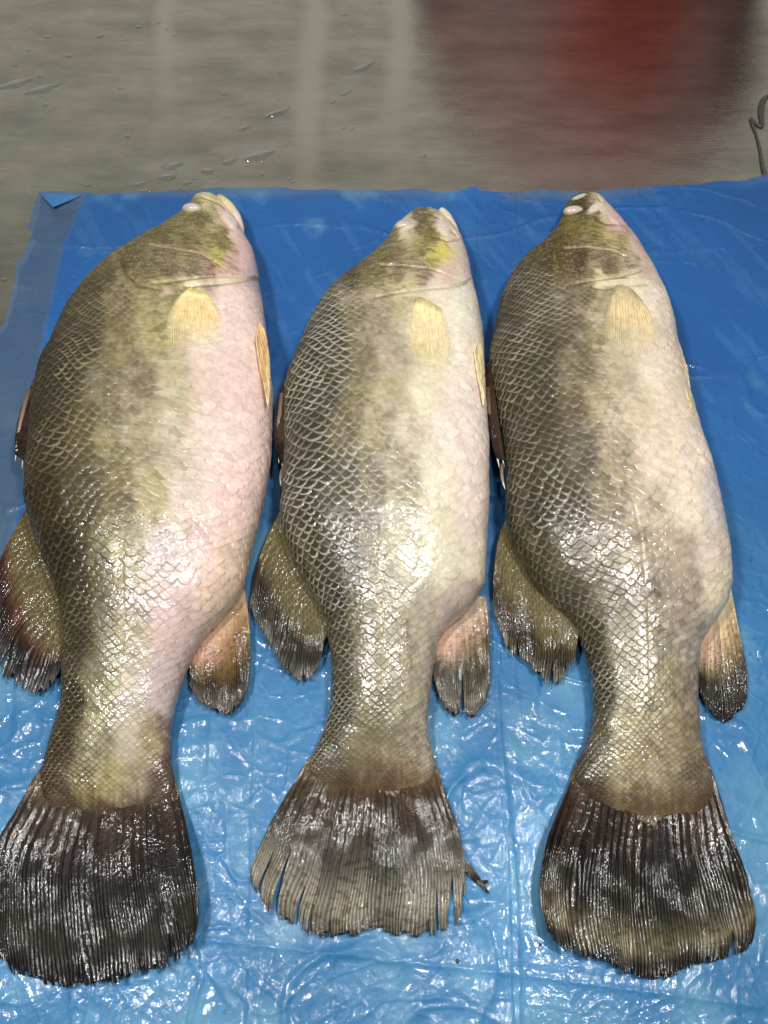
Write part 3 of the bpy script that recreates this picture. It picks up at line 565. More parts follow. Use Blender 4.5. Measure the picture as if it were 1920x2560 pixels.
    disp = vis * (0.0013 * (hgt - 0.5) * (0.34 + 0.66 * dark + 0.5 * mid)) + vis * 0.0006 * (idh - 0.5) + 0.0012 * (fbm(X * 60, Y * 60, 3, 450 + fid) - 0.5) + 0.0002 * (mot2 - 0.5) - 0.0006 * ll
    disp = disp + hd * 0.0005 * (netm - 0.5)
    if fid: C = mixc(C, C * np.array([0.99, 1.02, 0.97]), pale)
    top = sst(0.0, 0.15, sn)
    for pts, hw, groove, step, rgb, st in F['lines']:
        m = (px > min(p[0] for p in pts) - 60) & (px < max(p[0] for p in pts) + 60) & (py > min(p[1] for p in pts) - 60) & (py < max(p[1] for p in pts) + 60) & (sn > 0)
        if not m.any(): continue
        jx = px[m] + 9 * (mot[m] - 0.5) ; d, sd = dist_poly(jx, py[m], pts)
        g = np.exp(-(d / hw) ** 2); disp[m] += -0.001 * groove * np.exp(-(d / (hw * 0.9)) ** 2) * 0.6
        if step: C[m] = C[m] * (1 - 0.5 * np.where(sd > 0, np.exp(-((d - hw) / hw) ** 2), 0))[..., None]; disp[m] += 0.0009 * step * (np.where(sd < 0, np.exp(-d / 22) * sst(0, 3, d), 0))  # shadow below each raised edge is painted into the skin colour
        C[m] = mixc(C[m], lin(rgb), 0.45 * st * g * sst(0.3, 0.65, mot[m]))
    for cx, cy, ax, ay, rot, hmm, rgb, st in F['bumps']:
        m = (np.abs(px - cx) < 3 * ax) & (np.abs(py - cy) < 3 * ax) & (sn > 0)
        if not m.any(): continue
        ex, ey = px[m] - cx, py[m] - cy; cr_, sr_ = math.cos(rot), math.sin(rot)
        r = np.hypot((ex * cr_ + ey * sr_) / ax, (-ex * sr_ + ey * cr_) / ay)
        g = sst(1.15, 0.6, r); disp[m] += 0.001 * hmm * g; C[m] = mixc(C[m], lin(rgb), st * g)
    P2 = P + Nn * disp[..., None]
    # water: peduncle and tail half are dripping wet, the front half only damp
    wet = 0.22 + 0.78 * sst(1050, 1420, py + 160 * (big - 0.5)) * 1.0
    wet = wet * (0.8 + 0.4 * mot)
    P2[..., 2] = np.maximum(P2[..., 2], 0.0035)
    o = grid_mesh('body', P2[..., 0], P2[..., 1], P2[..., 2], M_SKIN, parent, C, {'Wet': np.clip(wet, 0, 1)}, wrap=True)
    # close the two tiny openings at snout and tail root
    import bmesh
    bm = bmesh.new(); bm.from_mesh(o.data); bm.verts.ensure_lookup_table(); nc = nt + nb
    for r0 in (0, n - 1):
        try: bm.faces.new([bm.verts[r0 * nc + i] for i in range(nc)])
        except Exception: pass
    bmesh.ops.recalc_face_normals(bm, faces=bm.faces); bm.to_mesh(o.data); bm.free()
    sub = P2[::4, :nt:4]; nr_, nc_ = sub.shape[:2]; ids = np.arange(nr_ * nc_).reshape(nr_, nc_)
    fs = np.stack([ids[:-1, :-1], ids[:-1, 1:], ids[1:, 1:], ids[1:, :-1]], -1).reshape(-1, 4)
    bvh = BVHTree.FromPolygons([tuple(v) for v in sub.reshape(-1, 3)], [tuple(int(i) for i in t) for t in fs])
    return o, bvh

CAMV = Vector((0, 0, CAM_H))
def on_body(bvh, px, py, lift):
    hit = bvh.ray_cast(CAMV, ray(px, py))
    if hit[0] is None: return None
    nn = hit[1] if hit[1].z > 0 else -hit[1]
    return hit[0] + nn * lift

# ------------------------------------------------------------------ fins
def fin(name, parent, root, tip, left, right, zf, cf, rays=22, nu=260, nt=200, splits=(), jag=0.03, pleat=0.0012, seed=0, wet=1.0, th=0.0009, bvh=None, scaly=0.0, fine=3, alpha=None, pinkroot=0):
    u = np.linspace(0, 1, nu); t = np.linspace(0, 1, nt)
    R, T, Lf, Rt = poly_param(root, u), poly_param(tip, u), poly_param(left, t), poly_param(right, t); ext = (T - R) * jag * 0.9
    U, V = np.meshgrid(u, t)
    c00, c10, c01, c11 = R[0], R[-1], T[0], T[-1]
    Pp = (1 - U)[..., None] * Lf[:, None] + U[..., None] * Rt[:, None] + (1 - V)[..., None] * R[None] + V[..., None] * T[None] \
        - ((1 - U) * (1 - V))[..., None] * c00 - (U * (1 - V))[..., None] * c10 - ((1 - U) * V)[..., None] * c01 - (U * V)[..., None] * c11
    Pp = Pp + (V ** 3)[..., None] * ext[None]
    ph = U * rays + 0.9 * (fbm(U * 7, V * 1.6, 3, seed + 77) - 0.5) * sst(0.05, 0.5, V) * 2
    rayh = 0.5 + 0.5 * np.cos(2 * np.pi * ph)
    branch = 1 + fine * sst(0.3, 0.7, V)
    fineh = 0.5 + 0.5 * np.cos(2 * np.pi * ph * fine)
    rel = rayh * (1 - sst(0.35, 0.75, V)) + fineh * sst(0.35, 0.75, V)
    Z = zf(U, V) + 0 * U
    pl = fbm(U * rays * 0.33, V * 1.2, 2, seed + 1) - 0.5
    bz = h2(np.floor(ph / 1.7), np.floor(ph * 0) + 5, seed + 31)
    Z = Z + pleat * 1.1 * bz * sst(0.08, 0.22, V) * (bvh is None) + pleat * 3.0 * pl * sst(0, 0.3, V) + 0.0006 * rel * sst(0.0, 0.3, V) * (0.4 + 1.0 * vnoise(U * rays * 0.5, V * 3, seed + 91)) + 0.005 * (fbm(U * 3, V * 2.5, 2, seed + 2) - 0.5) * sst(0.2, 1, V) * (bvh is None)
    if bvh is None:
        X, Y, Z = unproj(Pp[..., 0], Pp[..., 1], np.maximum(Z, 0.0052))
    else:
        step = 4; gx = Pp[::step, ::step]; pos = np.zeros(gx.shape[:2] + (3,)); last = None
        for i in range(gx.shape[0]):
            for j in range(gx.shape[1]):
                h = on_body(bvh, gx[i, j, 0], gx[i, j, 1], 0.0)
                if h is None: h = last if last is not None else Vector(unproj(gx[i, j, 0], gx[i, j, 1], 0.03))
                pos[i, j] = h; last = h
        gi = np.linspace(0, 1, gx.shape[0]) * (gx.shape[0] - 1) * step / (nt - 1); gj = np.linspace(0, 1, gx.shape[1]) * (gx.shape[1] - 1) * step / (nu - 1)
        base = np.zeros(U.shape + (3,))
        for k in range(3):
            tmp = np.stack([np.interp(u, gj, pos[i, :, k]) for i in range(gx.shape[0])]); base[..., k] = np.stack([np.interp(t, gi, tmp[:, j]) for j in range(nu)], 1)
        # smooth
        for _ in range(6):
            base[1:-1, 1:-1] = (base[:-2, 1:-1] + base[2:, 1:-1] + base[1:-1, :-2] + base[1:-1, 2:]) / 4
        dv = np.gradient(base, axis=0); du = np.gradient(base, axis=1); Nn = np.cross(du, dv); Nn /= np.maximum(np.linalg.norm(Nn, axis=-1, keepdims=True), 1e-9)
        Nn = np.where(Nn[..., 2:3] < 0, -Nn, Nn)
        Q = base + Nn * np.clip(Z, 0.0004, 1)[..., None]; X, Y, Z = Q[..., 0], Q[..., 1], Q[..., 2]
    # torn outer edge
    fr = np.floor(U * rays * fine); lenr = h2(fr, fr * 0 + 3, seed + 5); grp = h2(np.floor(U * rays / 2.3), fr * 0 + 1, seed + 6)
    lim = 1 - jag * (0.75 * lenr ** 2 + 0.65 * grp + 0.25) - jag * 0.5 * vnoise(U * 9, U * 0, seed + 9)
    mask = V < lim
    for us, t0, wd in splits:
        gap = wd * np.clip((V - t0) / (1 - t0), 0, 1) ** 1.1
        mask &= ~((np.abs(U - us - 0.006 * np.sin(V * 9 + us * 30)) < gap) & (V > t0))
    # hairline splits between rays close to the edge
    for i in range(int(rays * 0.8)):
        r1, r2 = h2(np.array([i]), np.array([1]), seed + 20)[0], h2(np.array([i]), np.array([2]), seed + 20)[0]
        us = (np.floor(r1 * rays * fine) + 0.5) / (rays * fine); t0 = 1 - (0.10 + 0.16 * r2) * min(1, jag * 14)
        mask &= ~((np.abs(U - us) < 0.0045 * np.clip((V - t0) / (1 - t0), 0, 1)) & (V > t0))
    C = cf(U, V, rel, rayh, seed)
    C = C ** (1.0 if alpha else 1.12) * (0.75 + 0.5 * fbm(U * rays * 1.0, V * 14, 3, seed + 30))[..., None]
    bun = h2(np.floor(ph / 1.7), fr * 0 + 5, seed + 31); C = C * (0.98 + 0 * bun if alpha else 0.55 + 0.62 * bun)[..., None]
    if pinkroot: C = mixc(C, lin((212, 172, 152)), 0.75 * sst(0.75, 0.25, U) * sst(0.55, 0.3, V))
    spk = sst(0.58, 0.7, fbm(U * rays * 2, V * 60, 2, seed + 33)); C = C * (1 - (0.0 if alpha else 0.45) * spk * sst(0.1, 0.3, V))[..., None]
    if scaly:
        hg, rho_, idh_ = scale_pattern(V * 16 + 40 + 0.8 * fbm(U * 6, V * 5, 2, seed + 34), U * 24 + fbm(U * 8, V * 4, 2, seed + 35))
        am = sst(scaly, scaly * 0.55, V + 0.1 * (fbm(U * 8, V * 8, 2, seed + 36) - 0.5)) * (bvh is None)
        C = mixc(C, lin((88, 80, 50) if scaly > 0.3 else (84, 66, 46)), 0.7 * am); C = mixc(C, lin((140, 130, 98)), 0.4 * am * sst(0.8, 0.95, rho_)); C = C * (1 - 0.35 * am * sst(0.5, 0.1, hg))[..., None]
        Z = Z + 0.0008 * am * (hg - 0.5)
    if alpha: C = C * 1.34
    W = np.clip(wet * sst(0.34, 0.56, fbm(U * 7, V * 5, 3, seed + 40) + 0.1) + 0.1, 0, 1)
    ex = {'Wet': W}
    if alpha: ex['Opac'] = alpha[0] + (alpha[1] - alpha[0]) * V ** 1.5 - 0.25 * (1 - rel) * sst(0.2, 0.6, V)
    if alpha and bvh is not None: ex['Opac'] = ex['Opac'] * (0.25 + 0.75 * sst(0.0, 0.14, np.minimum(U, 1 - U)))
    o = grid_mesh(name, X, Y, Z, M_PEC if alpha else M_FIN, parent, C, ex, mask=mask)
    return solid(o, th)

def ramp(V, stops):
    p = [s[0] for s in stops]; c = np.array([lin(s[1]) for s in stops])
    return np.stack([np.interp(V, p, c[:, k]) for k in range(3)], -1)
def fin_colour(stops, membrane=(28, 25, 24), mem=0.6, blot=0.4, tipn=0.10):
    def f(U, V, rel, rayh, seed):
        Vn = np.clip(V + tipn * (fbm(U * 9, V * 3, 3, seed + 50) - 0.5), 0, 1)
        c = ramp(Vn, stops)
        c = mixc(c, lin(membrane), mem * (1 - rel) * sst(0.1, 0.75, V) * (0.45 + 0.9 * fbm(U * 9, V * 4, 3, seed + 51)))
        d = sst(0.55, 0.75, fbm(U * 6, V * 5, 3, seed + 60)); return mixc(c, lin((34, 30, 28)), blot * d * sst(0.2, 0.5, V))
    return f
CAUD = [(0, (110, 90, 62)), (0.30, (92, 70, 46)), (0.5, (72, 58, 46)), (0.72, (96, 88, 74)), (0.84, (140, 132, 112)), (0.93, (70, 66, 60)), (1.0, (22, 20, 22))]
SOFT = [(0, (100, 90, 52)), (0.3, (98, 82, 50)), (0.55, (74, 64, 48)), (0.75, (60, 58, 54)), (0.9, (110, 108, 100)), (1.0, (32, 30, 32))]

def const_z(z0, z1, lr=0.0):
    return lambda U, V: z0 + (z1 - z0) * V + lr * (U - 0.5) * 2

LABELS = ['whole olive and white fish on the left, biggest and plumpest, with a spread dark tail',
          'middle fish with pale silver scale edges down its back and a frayed grey tail',
          'whole fish on the right, darkest brown netted flank, its tail edge curled and least torn']
def eye(parent, bvh, cx, cy, ax, ay, rot, lift):
    p = on_body(bvh, cx, cy, 0.0)
    if p is None: p = Vector(unproj(cx, cy, 0.03))
    mpp = (p - CAMV).length / FOCAL
    nr, nc = 40, 60
    th = np.linspace(0.001, np.pi - 0.001, nr)[:, None]; a = np.linspace(0, 2 * np.pi, nc, endpoint=False)[None, :]
    ex = ax * mpp * np.sin(th) * np.cos(a); ey = ay * 1.25 * mpp * np.sin(th) * np.sin(a); ez = lift * np.cos(th) + 0 * a
    n_ = fbm(ex * 300, ey * 300, 3, int(cx)); r = np.sqrt((ex / (ax * mpp)) ** 2 + (ey / (ay * 1.25 * mpp)) ** 2)
    C = mixc(lin((190, 180, 168)) + 0 * ez[..., None], lin((150, 138, 95)), sst(0.78, 1.0, r)); C = mixc(C, lin((176, 176, 176)), 0.5 * sst(0.5, 0.2, r)); C = mixc(C, lin((225, 180, 175)), 0.22 * sst(0.45, 0.6, n_))
    X = ex * math.cos(rot) - ey * math.sin(rot) + p.x; Y = ex * math.sin(rot) + ey * math.cos(rot) + p.y; Z = ez + p.z - lift * 0.15
    Y = Y - 0.0 * Z
    o = grid_mesh('eye', X, Y, Z, M_EYE, parent, C, {'Wet': 0 * Z + 0.8}, wrap=True)
    return o
def spines(name, parent, base, outer, tips, z, seed):
    """folded spiny dorsal fin: a dark membrane with pale pointed spines as its parts"""
    o = fin(name, parent, base, outer, [base[0], outer[0]], [base[-1], outer[-1]], lambda U, V: z + 0.006 * (1 - V),
            fin_colour([(0, (64, 52, 38)), (0.5, (72, 52, 46)), (1, (52, 38, 40))], (30, 24, 24), 0.4), rays=7, nu=120, nt=60, jag=0.04, seed=seed, wet=0.8)
    for (x0, y0), (x1, y1), r in tips:
        nr, nc = 26, 10; t = np.linspace(0, 1, nr); X0, Y0, _ = unproj(x0, y0, z + 0.003); X1, Y1, _ = unproj(x1, y1, z - 0.001)
        bend = np.sin(np.pi * t) * -0.0016
        rad = r * (1 - t ** 3) + 0.0001; a = np.linspace(0, 2 * np.pi, nc, endpoint=False)[None, :]
        X = (X0 + (X1 - X0) * t + bend)[:, None] + rad[:, None] * np.cos(a); Y = (Y0 + (Y1 - Y0) * t)[:, None] + 0 * a; Z = (z + 0.003 - 0.004 * t)[:, None] + rad[:, None] * np.sin(a)
        C = ramp(t[:, None] + 0 * a, [(0, (96, 74, 60)), (0.7, (150, 130, 112)), (0.86, (222, 212, 196)), (1, (232, 226, 214))])
        grid_mesh('spine', X, Y, Z, M_FIN, o, C, {'Wet': 0 * X + 0.6}, wrap=True)
    return o
def jaw(parent, pts, rad, z0, stops, seed):
    t = np.linspace(0, 1, 90); c = poly_param(pts, t); rr = np.interp(t, np.linspace(0, 1, len(rad)), rad) * np.sqrt(np.clip(t / 0.05, 0.01, 1)) * np.sqrt(np.clip((1 - t) / 0.05, 0.01, 1))
    x, y, z = unproj(c[:, 0], c[:, 1], z0); gx, gy = np.gradient(x), np.gradient(y); l = np.hypot(gx, gy) + 1e-9; nx, ny = -gy / l, gx / l
    a = np.linspace(0, 2 * np.pi, 40, endpoint=False)[None, :]; r = (rr * 0.00046)[:, None] * (1 + 0.12 * (vnoise(t[:, None] * 9 + 0 * a, a * 1.0 + 0 * t[:, None], seed) - 0.5))
    X = x[:, None] + nx[:, None] * r * np.cos(a); Y = y[:, None] + ny[:, None] * r * np.cos(a); Z = z[:, None] + 1.1 * r * np.sin(a)
    C = ramp(t[:, None] + 0 * a, stops); C = C * (0.85 + 0.3 * fbm(X * 200, Y * 200, 3, seed))[..., None]
    return grid_mesh('lower_jaw', X, Y, Z, M_SKIN, parent, C, {'Wet': 0.4 + 0 * X}, wrap=True)
def make_root(fid):
    p = bpy.data.objects.new('fish', None); col.objects.link(p); tag(p, LABELS[fid], 'fish', 'whole fish laid side by side on the sheet'); return p

F0, F1, F2 = make_root(0), make_root(1), make_root(2)
b0, v0 = build_body(0, F0); b1, v1 = build_body(1, F1); b2, v2 = build_body(2, F2)

# --- left fish
fin('caudal_fin', F0, [(118, 1905), (180, 1915), (260, 1920), (350, 1915), (428, 1905)],
    [(4, 2392), (39, 2428), (85, 2445), (143, 2458), (190, 2462), (240, 2458), (300, 2448), (347, 2438), (400, 2428), (440, 2408), (475, 2375), (488, 2330)],
    [(118, 1905), (89, 1937), (39, 2026), (0, 2091), (-18, 2170), (-14, 2290), (4, 2392)],
    [(428, 1905), (444, 1972), (459, 2034), (471, 2091), (486, 2169), (494, 2246), (488, 2330)],
    lambda U, V: 0.0075 + 0.016 * U ** 1.3 * sst(0.05, 0.7, V) + 0.0015 * (1 - V),
    fin_colour([(0, (84, 66, 48)), (0.3, (62, 50, 42)), (0.55, (44, 38, 35)), (0.8, (62, 56, 50)), (0.92, (42, 39, 38)), (1, (16, 15, 17))], (24, 20, 20), 0.55, 0.3),
    rays=20, nu=620, nt=420, splits=[(0.9, 0.86, 0.016), (0.80, 0.80, 0.012), (0.66, 0.86, 0.008), (0.58, 0.88, 0.006), (0.36, 0.93, 0.006), (0.05, 0.93, 0.010)], jag=0.05, pleat=0.0016, seed=1, scaly=0.22)
fin('soft_dorsal_fin', F0, [(74, 1256), (100, 1340), (140, 1440), (176, 1530), (180, 1600)],
    [(-30, 1480), (-20, 1640), (4, 1682), (30, 1722), (60, 1738), (100, 1738), (139, 1700), (154, 1668)],
    [(74, 1256), (50, 1300), (5, 1390), (-30, 1480)], [(180, 1600), (160, 1630), (154, 1668)],
    lambda U, V: 0.020 - 0.008 * V,
    fin_colour([(0, (92, 74, 40)), (0.3, (92, 70, 44)), (0.5, (104, 62, 46)), (0.68, (56, 44, 40)), (0.88, (104, 104, 100)), (1, (30, 28, 32))], (26, 22, 24), 0.7, 0.15),
    rays=13, nu=420, nt=260, splits=[(0.24, 0.68, 0.022), (0.36, 0.70, 0.022), (0.48, 0.68, 0.02), (0.6, 0.72, 0.016), (0.8, 0.84, 0.01), (0.12, 0.7, 0.02)], jag=0.10, pleat=0.0012, seed=2, scaly=0.62)
fin('anal_fin', F0, [(470, 1620), (520, 1560), (580, 1500), (612, 1475)],
    [(474, 1715), (490, 1750), (521, 1774), (560, 1790), (599, 1758), (618, 1716)], [(470, 1620), (474, 1670), (474, 1715)], [(612, 1475), (624, 1569), (625, 1656), (618, 1716)],
    lambda U, V: 0.016 - 0.006 * V,
    fin_colour([(0, (205, 180, 150)), (0.3, (150, 118, 82)), (0.55, (112, 90, 54)), (0.72, (62, 54, 42)), (0.88, (100, 96, 88)), (1, (26, 24, 26))], (60, 42, 22), 0.45, 0.1),
    rays=11, nu=300, nt=240, splits=[(0.08, 0.75, 0.016), (0.2, 0.85, 0.010)], jag=0.07, pleat=0.0012, seed=3, pinkroot=1)
fin('pectoral_fin', F0, [(466, 724), (476, 720), (492, 724), (520, 736)], [(411, 868), (434, 876), (477, 872), (520, 866), (562, 838)],
    [(466, 724), (438, 755), (417, 809), (411, 868)], [(520, 736), (546, 775), (562, 838)], lambda U, V: 0.0006 + 0.0012 * V,
    fin_colour([(0, (175, 152, 95)), (0.12, (228, 210, 150)), (0.3, (232, 198, 150)), (0.5, (232, 208, 152)), (0.8, (230, 216, 172)), (1, (220, 206, 168))], (225, 180, 140), 0.2, 0.0),
    rays=15, nu=200, nt=180, jag=0.012, alpha=(0.85, 0.12), pleat=0.0002, seed=4, wet=0.25, bvh=v0, th=0.0007, fine=2)
fin('pelvic_fin', F0, [(640, 850), (644, 822), (649, 803)], [(671, 1020), (674, 975), (674, 900)], [(640, 850), (652, 930), (671, 1020)], [(649, 803), (664, 836), (674, 900)],
    lambda U, V: 0.070 - 0.013 * U - 0.003 * V, fin_colour([(0, (215, 182, 135)), (0.5, (210, 168, 112)), (1, (220, 200, 150))], (200, 190, 170), 0.2, 0.0), rays=5, nu=80, nt=160, jag=0.02, pleat=0.0004, seed=5, wet=0.3, th=0.0012, alpha=(1.0, 0.9))
spines('spiny_dorsal_fin', F0, [(100, 945), (90, 1030), (82, 1110), (76, 1165)], [(78, 965), (52, 1020), (38, 1090), (36, 1135)],
       [((74, 975), (38, 1152), 0.0026), ((84, 1010), (55, 1172), 0.0022), ((92, 1040), (50, 1150), 0.0018)], 0.040, 6)
eye(F0, v0, 481, 523, 25, 12, -0.05, 0.008)
jaw(F0, [(541, 493), (556, 501), (577, 522), (596, 556), (606, 600)], [10, 12, 12, 10, 5], 0.028, [(0, (150, 150, 80)), (0.25, (212, 206, 160)), (0.5, (222, 205, 180)), (1, (222, 200, 188))], 3)
# --- middle fish
fin('caudal_fin', F1, [(792, 1870), (860, 1880), (930, 1885), (1000, 1880), (1074, 1866)],
    [(636, 2210), (678, 2280), (715, 2302), (756, 2322), (800, 2338), (867, 2340), (928, 2338), (990, 2342), (1051, 2342), (1100, 2326), (1142, 2308), (1158, 2270)],
    [(792, 1870), (760, 1913), (732, 1962), (678, 2053), (646, 2126), (632, 2165), (636, 2210)],
    [(1074, 1866), (1092, 1917), (1113, 1983), (1138, 2049), (1150, 2094), (1160, 2150), (1158, 2270)],
    lambda U, V: 0.0085 + 0.001 * (1 - V),
    fin_colour([(0, (96, 80, 58)), (0.28, (76, 60, 42)), (0.45, (72, 62, 52)), (0.62, (104, 100, 90)), (0.8, (158, 152, 134)), (0.93, (120, 114, 100)), (0.97, (46, 44, 44)), (1, (22, 22, 26))], (34, 30, 28), 0.62, 0.35, 0.08),
    rays=22, nu=640, nt=420, splits=[(0.075, 0.66, 0.012), (0.165, 0.60, 0.018), (0.265, 0.74, 0.014), (0.40, 0.85, 0.006), (0.52, 0.93, 0.010), (0.70, 0.95, 0.006), (0.835, 0.72, 0.012), (0.80, 0.85, 0.006), (0.905, 0.68, 0.022), (0.985, 0.78, 0.028)], jag=0.05, pleat=0.0014, seed=11, scaly=0.22)
fin('soft_dorsal_fin', F1, [(704, 1272), (730, 1370), (780, 1460), (828, 1530), (832, 1575)],
    [(628, 1520), (644, 1562), (672, 1604), (690, 1648), (720, 1690), (763, 1702), (793, 1678), (810, 1612)],
    [(704, 1272), (672, 1335), (642, 1412), (632, 1470), (628, 1520)], [(832, 1575), (818, 1590), (810, 1612)],
    lambda U, V: 0.024 - 0.013 * V,
    fin_colour([(0, (90, 80, 46)), (0.35, (86, 74, 46)), (0.6, (72, 64, 52)), (0.78, (78, 74, 68)), (0.9, (128, 126, 116)), (1, (30, 30, 32))], (28, 26, 26), 0.6, 0.25),
    rays=14, nu=420, nt=260, splits=[(0.36, 0.70, 0.012), (0.30, 0.85, 0.012), (0.84, 0.76, 0.012), (0.90, 0.70, 0.010)], jag=0.07, pleat=0.0012, seed=12, scaly=0.62)
fin('anal_fin', F1, [(1084, 1590), (1120, 1545), (1170, 1500), (1214, 1488)],
    [(1084, 1700), (1105, 1762), (1133, 1784), (1157, 1778), (1177, 1790), (1209, 1768), (1223, 1716)], [(1084, 1590), (1086, 1650), (1084, 1700)], [(1214, 1488), (1222, 1558), (1225, 1638), (1223, 1716)],
    lambda U, V: 0.015 - 0.006 * V,
    fin_colour([(0, (205, 188, 170)), (0.3, (188, 160, 135)), (0.5, (120, 106, 82)), (0.7, (92, 88, 78)), (0.85, (138, 134, 122)), (1, (30, 28, 30))], (46, 40, 34), 0.6, 0.25),
    rays=11, nu=300, nt=240, splits=[(0.52, 0.60, 0.03), (0.2, 0.9, 0.008)], jag=0.05, pleat=0.0010, seed=13, pinkroot=1)
fin('pectoral_fin', F1, [(1036, 752), (1046, 744), (1068, 752), (1104, 772)], [(1030, 905), (1057, 930), (1097, 934), (1132, 905)],
    [(1036, 752), (1026, 800), (1023, 858), (1030, 905)], [(1104, 772), (1122, 840), (1132, 905)], lambda U, V: 0.0006 + 0.0010 * V,
    fin_colour([(0, (165, 148, 105)), (0.12, (225, 212, 160)), (0.4, (232, 205, 168)), (0.8, (222, 212, 165)), (1, (215, 208, 180))], (222, 195, 150), 0.2, 0.0),
    rays=15, nu=200, nt=180, jag=0.012, alpha=(0.85, 0.12), pleat=0.0002, seed=14, wet=0.4, bvh=v1, th=0.0007, fine=2)
fin('pelvic_fin', F1, [(1186, 880), (1190, 858), (1194, 840)], [(1209, 1015), (1212, 985), (1212, 950)], [(1186, 880), (1196, 950), (1209, 1015)], [(1194, 840), (1206, 880), (1212, 950)],
    lambda U, V: 0.070 - 0.013 * U - 0.003 * V, fin_colour([(0, (222, 200, 150)), (1, (222, 205, 165))], (200, 185, 160), 0.2, 0.0), rays=5, nu=80, nt=140, jag=0.02, pleat=0.0004, seed=15, wet=0.3, th=0.0012, alpha=(1.0, 0.9))
spines('spiny_dorsal_fin', F1, [(716, 945), (718, 1020), (716, 1100), (712, 1165)], [(704, 975), (690, 1035), (686, 1095), (694, 1145)],
       [((706, 985), (697, 1158), 0.0024), ((716, 1040), (706, 1176), 0.0018), ((712, 1160), (702, 1214), 0.0016)], 0.042, 16)
eye(F1, v1, 1010, 563, 23, 11, 0.25, 0.006)
jaw(F1, [(1096, 527), (1108, 533), (1122, 552), (1137, 584), (1150, 630)], [10, 12, 12, 10, 5], 0.028, [(0, (205, 200, 180)), (0.3, (222, 206, 184)), (1, (226, 208, 196))], 4)
# --- right fish
fin('caudal_fin', F2, [(1462, 1880), (1540, 1890), (1620, 1895), (1700, 1890), (1758, 1875)],
    [(1376, 2335), (1407, 2368), (1459, 2394), (1515, 2408), (1562, 2428), (1600, 2446), (1645, 2450), (1698, 2436), (1738, 2414), (1789, 2404), (1840, 2386), (1876, 2350)],
    [(1462, 1880), (1439, 1908), (1423, 1959), (1399, 2019), (1372, 2087), (1354, 2170), (1354, 2250), (1376, 2335)],
    [(1758, 1875), (1775, 1916), (1795, 1975), (1825, 2075), (1857, 2158), (1876, 2226), (1887, 2290), (1876, 2350)],
    lambda U, V: 0.0085 + 0.001 * (1 - V) + 0.015 * (1 - U) ** 3 * sst(0.1, 0.6, V),
    fin_colour([(0, (88, 72, 50)), (0.3, (66, 50, 38)), (0.5, (44, 36, 30)), (0.7, (58, 52, 42)), (0.85, (132, 124, 98)), (0.92, (58, 54, 46)), (1, (20, 20, 24))], (26, 23, 20), 0.6, 0.45),
    rays=22, nu=640, nt=420, splits=[(0.135, 0.78, 0.008), (0.165, 0.90, 0.010), (0.32, 0.93, 0.006), (0.875, 0.84, 0.022), (0.77, 0.94, 0.008)], jag=0.035, pleat=0.0015, seed=21, scaly=0.22)
fin('soft_dorsal_fin', F2, [(1270, 1287), (1300, 1370), (1350, 1450), (1420, 1520), (1452, 1575)],
    [(1240, 1540), (1265, 1604), (1291, 1652), (1317, 1660), (1348, 1692), (1369, 1715), (1408, 1700), (1438, 1655)],
    [(1270, 1287), (1248, 1343), (1236, 1410), (1234, 1480), (1240, 1540)], [(1452, 1575), (1444, 1600), (1438, 1655)],
    lambda U, V: 0.024 - 0.013 * V,
    fin_colour([(0, (96, 88, 48)), (0.35, (104, 92, 58)), (0.6, (86, 74, 50)), (0.76, (74, 70, 60)), (0.9, (140, 136, 118)), (1, (28, 28, 30))], (28, 26, 26), 0.65, 0.2),
    rays=13, nu=420, nt=260, splits=[(0.30, 0.76, 0.026), (0.40, 0.74, 0.024), (0.52, 0.88, 0.014), (0.62, 0.8, 0.012), (0.74, 0.68, 0.03), (0.86, 0.7, 0.026), (0.94, 0.72, 0.02)], jag=0.09, pleat=0.0012, seed=22, scaly=0.62)
fin('anal_fin', F2, [(1740, 1610), (1770, 1560), (1800, 1510), (1826, 1465)],
    [(1745, 1715), (1769, 1775), (1803, 1805), (1842, 1784), (1864, 1746)], [(1740, 1610), (1740, 1660), (1745, 1715)], [(1826, 1465), (1842, 1547), (1857, 1625), (1866, 1686), (1864, 1746)],
    lambda U, V: 0.015 - 0.006 * V,
    fin_colour([(0, (210, 195, 160)), (0.35, (190, 165, 132)), (0.5, (150, 134, 102)), (0.66, (62, 56, 46)), (0.85, (64, 60, 56)), (1, (22, 20, 24))], (60, 50, 32), 0.5, 0.15),
    rays=11, nu=300, nt=240, splits=[(0.45, 0.94, 0.008)], jag=0.05, pleat=0.0010, seed=23, pinkroot=1)
fin('pectoral_fin', F2, [(1530, 728), (1545, 716), (1575, 724), (1602, 750)], [(1515, 872), (1560, 892), (1612, 890), (1650, 858)],
    [(1530, 728), (1518, 770), (1508, 831), (1515, 872)], [(1602, 750), (1628, 790), (1650, 858)], lambda U, V: 0.0008 + 0.0010 * V + 0.0014 * (1 - U),
    fin_colour([(0, (150, 132, 100)), (0.15, (196, 180, 140)), (0.4, (228, 204, 158)), (0.8, (222, 212, 175)), (1, (215, 206, 175))], (160, 135, 95), 0.40, 0.0),
    rays=16, nu=200, nt=180, jag=0.012, alpha=(0.85, 0.12), pleat=0.0003, seed=24, wet=0.3, bvh=v2, th=0.0007, fine=2)
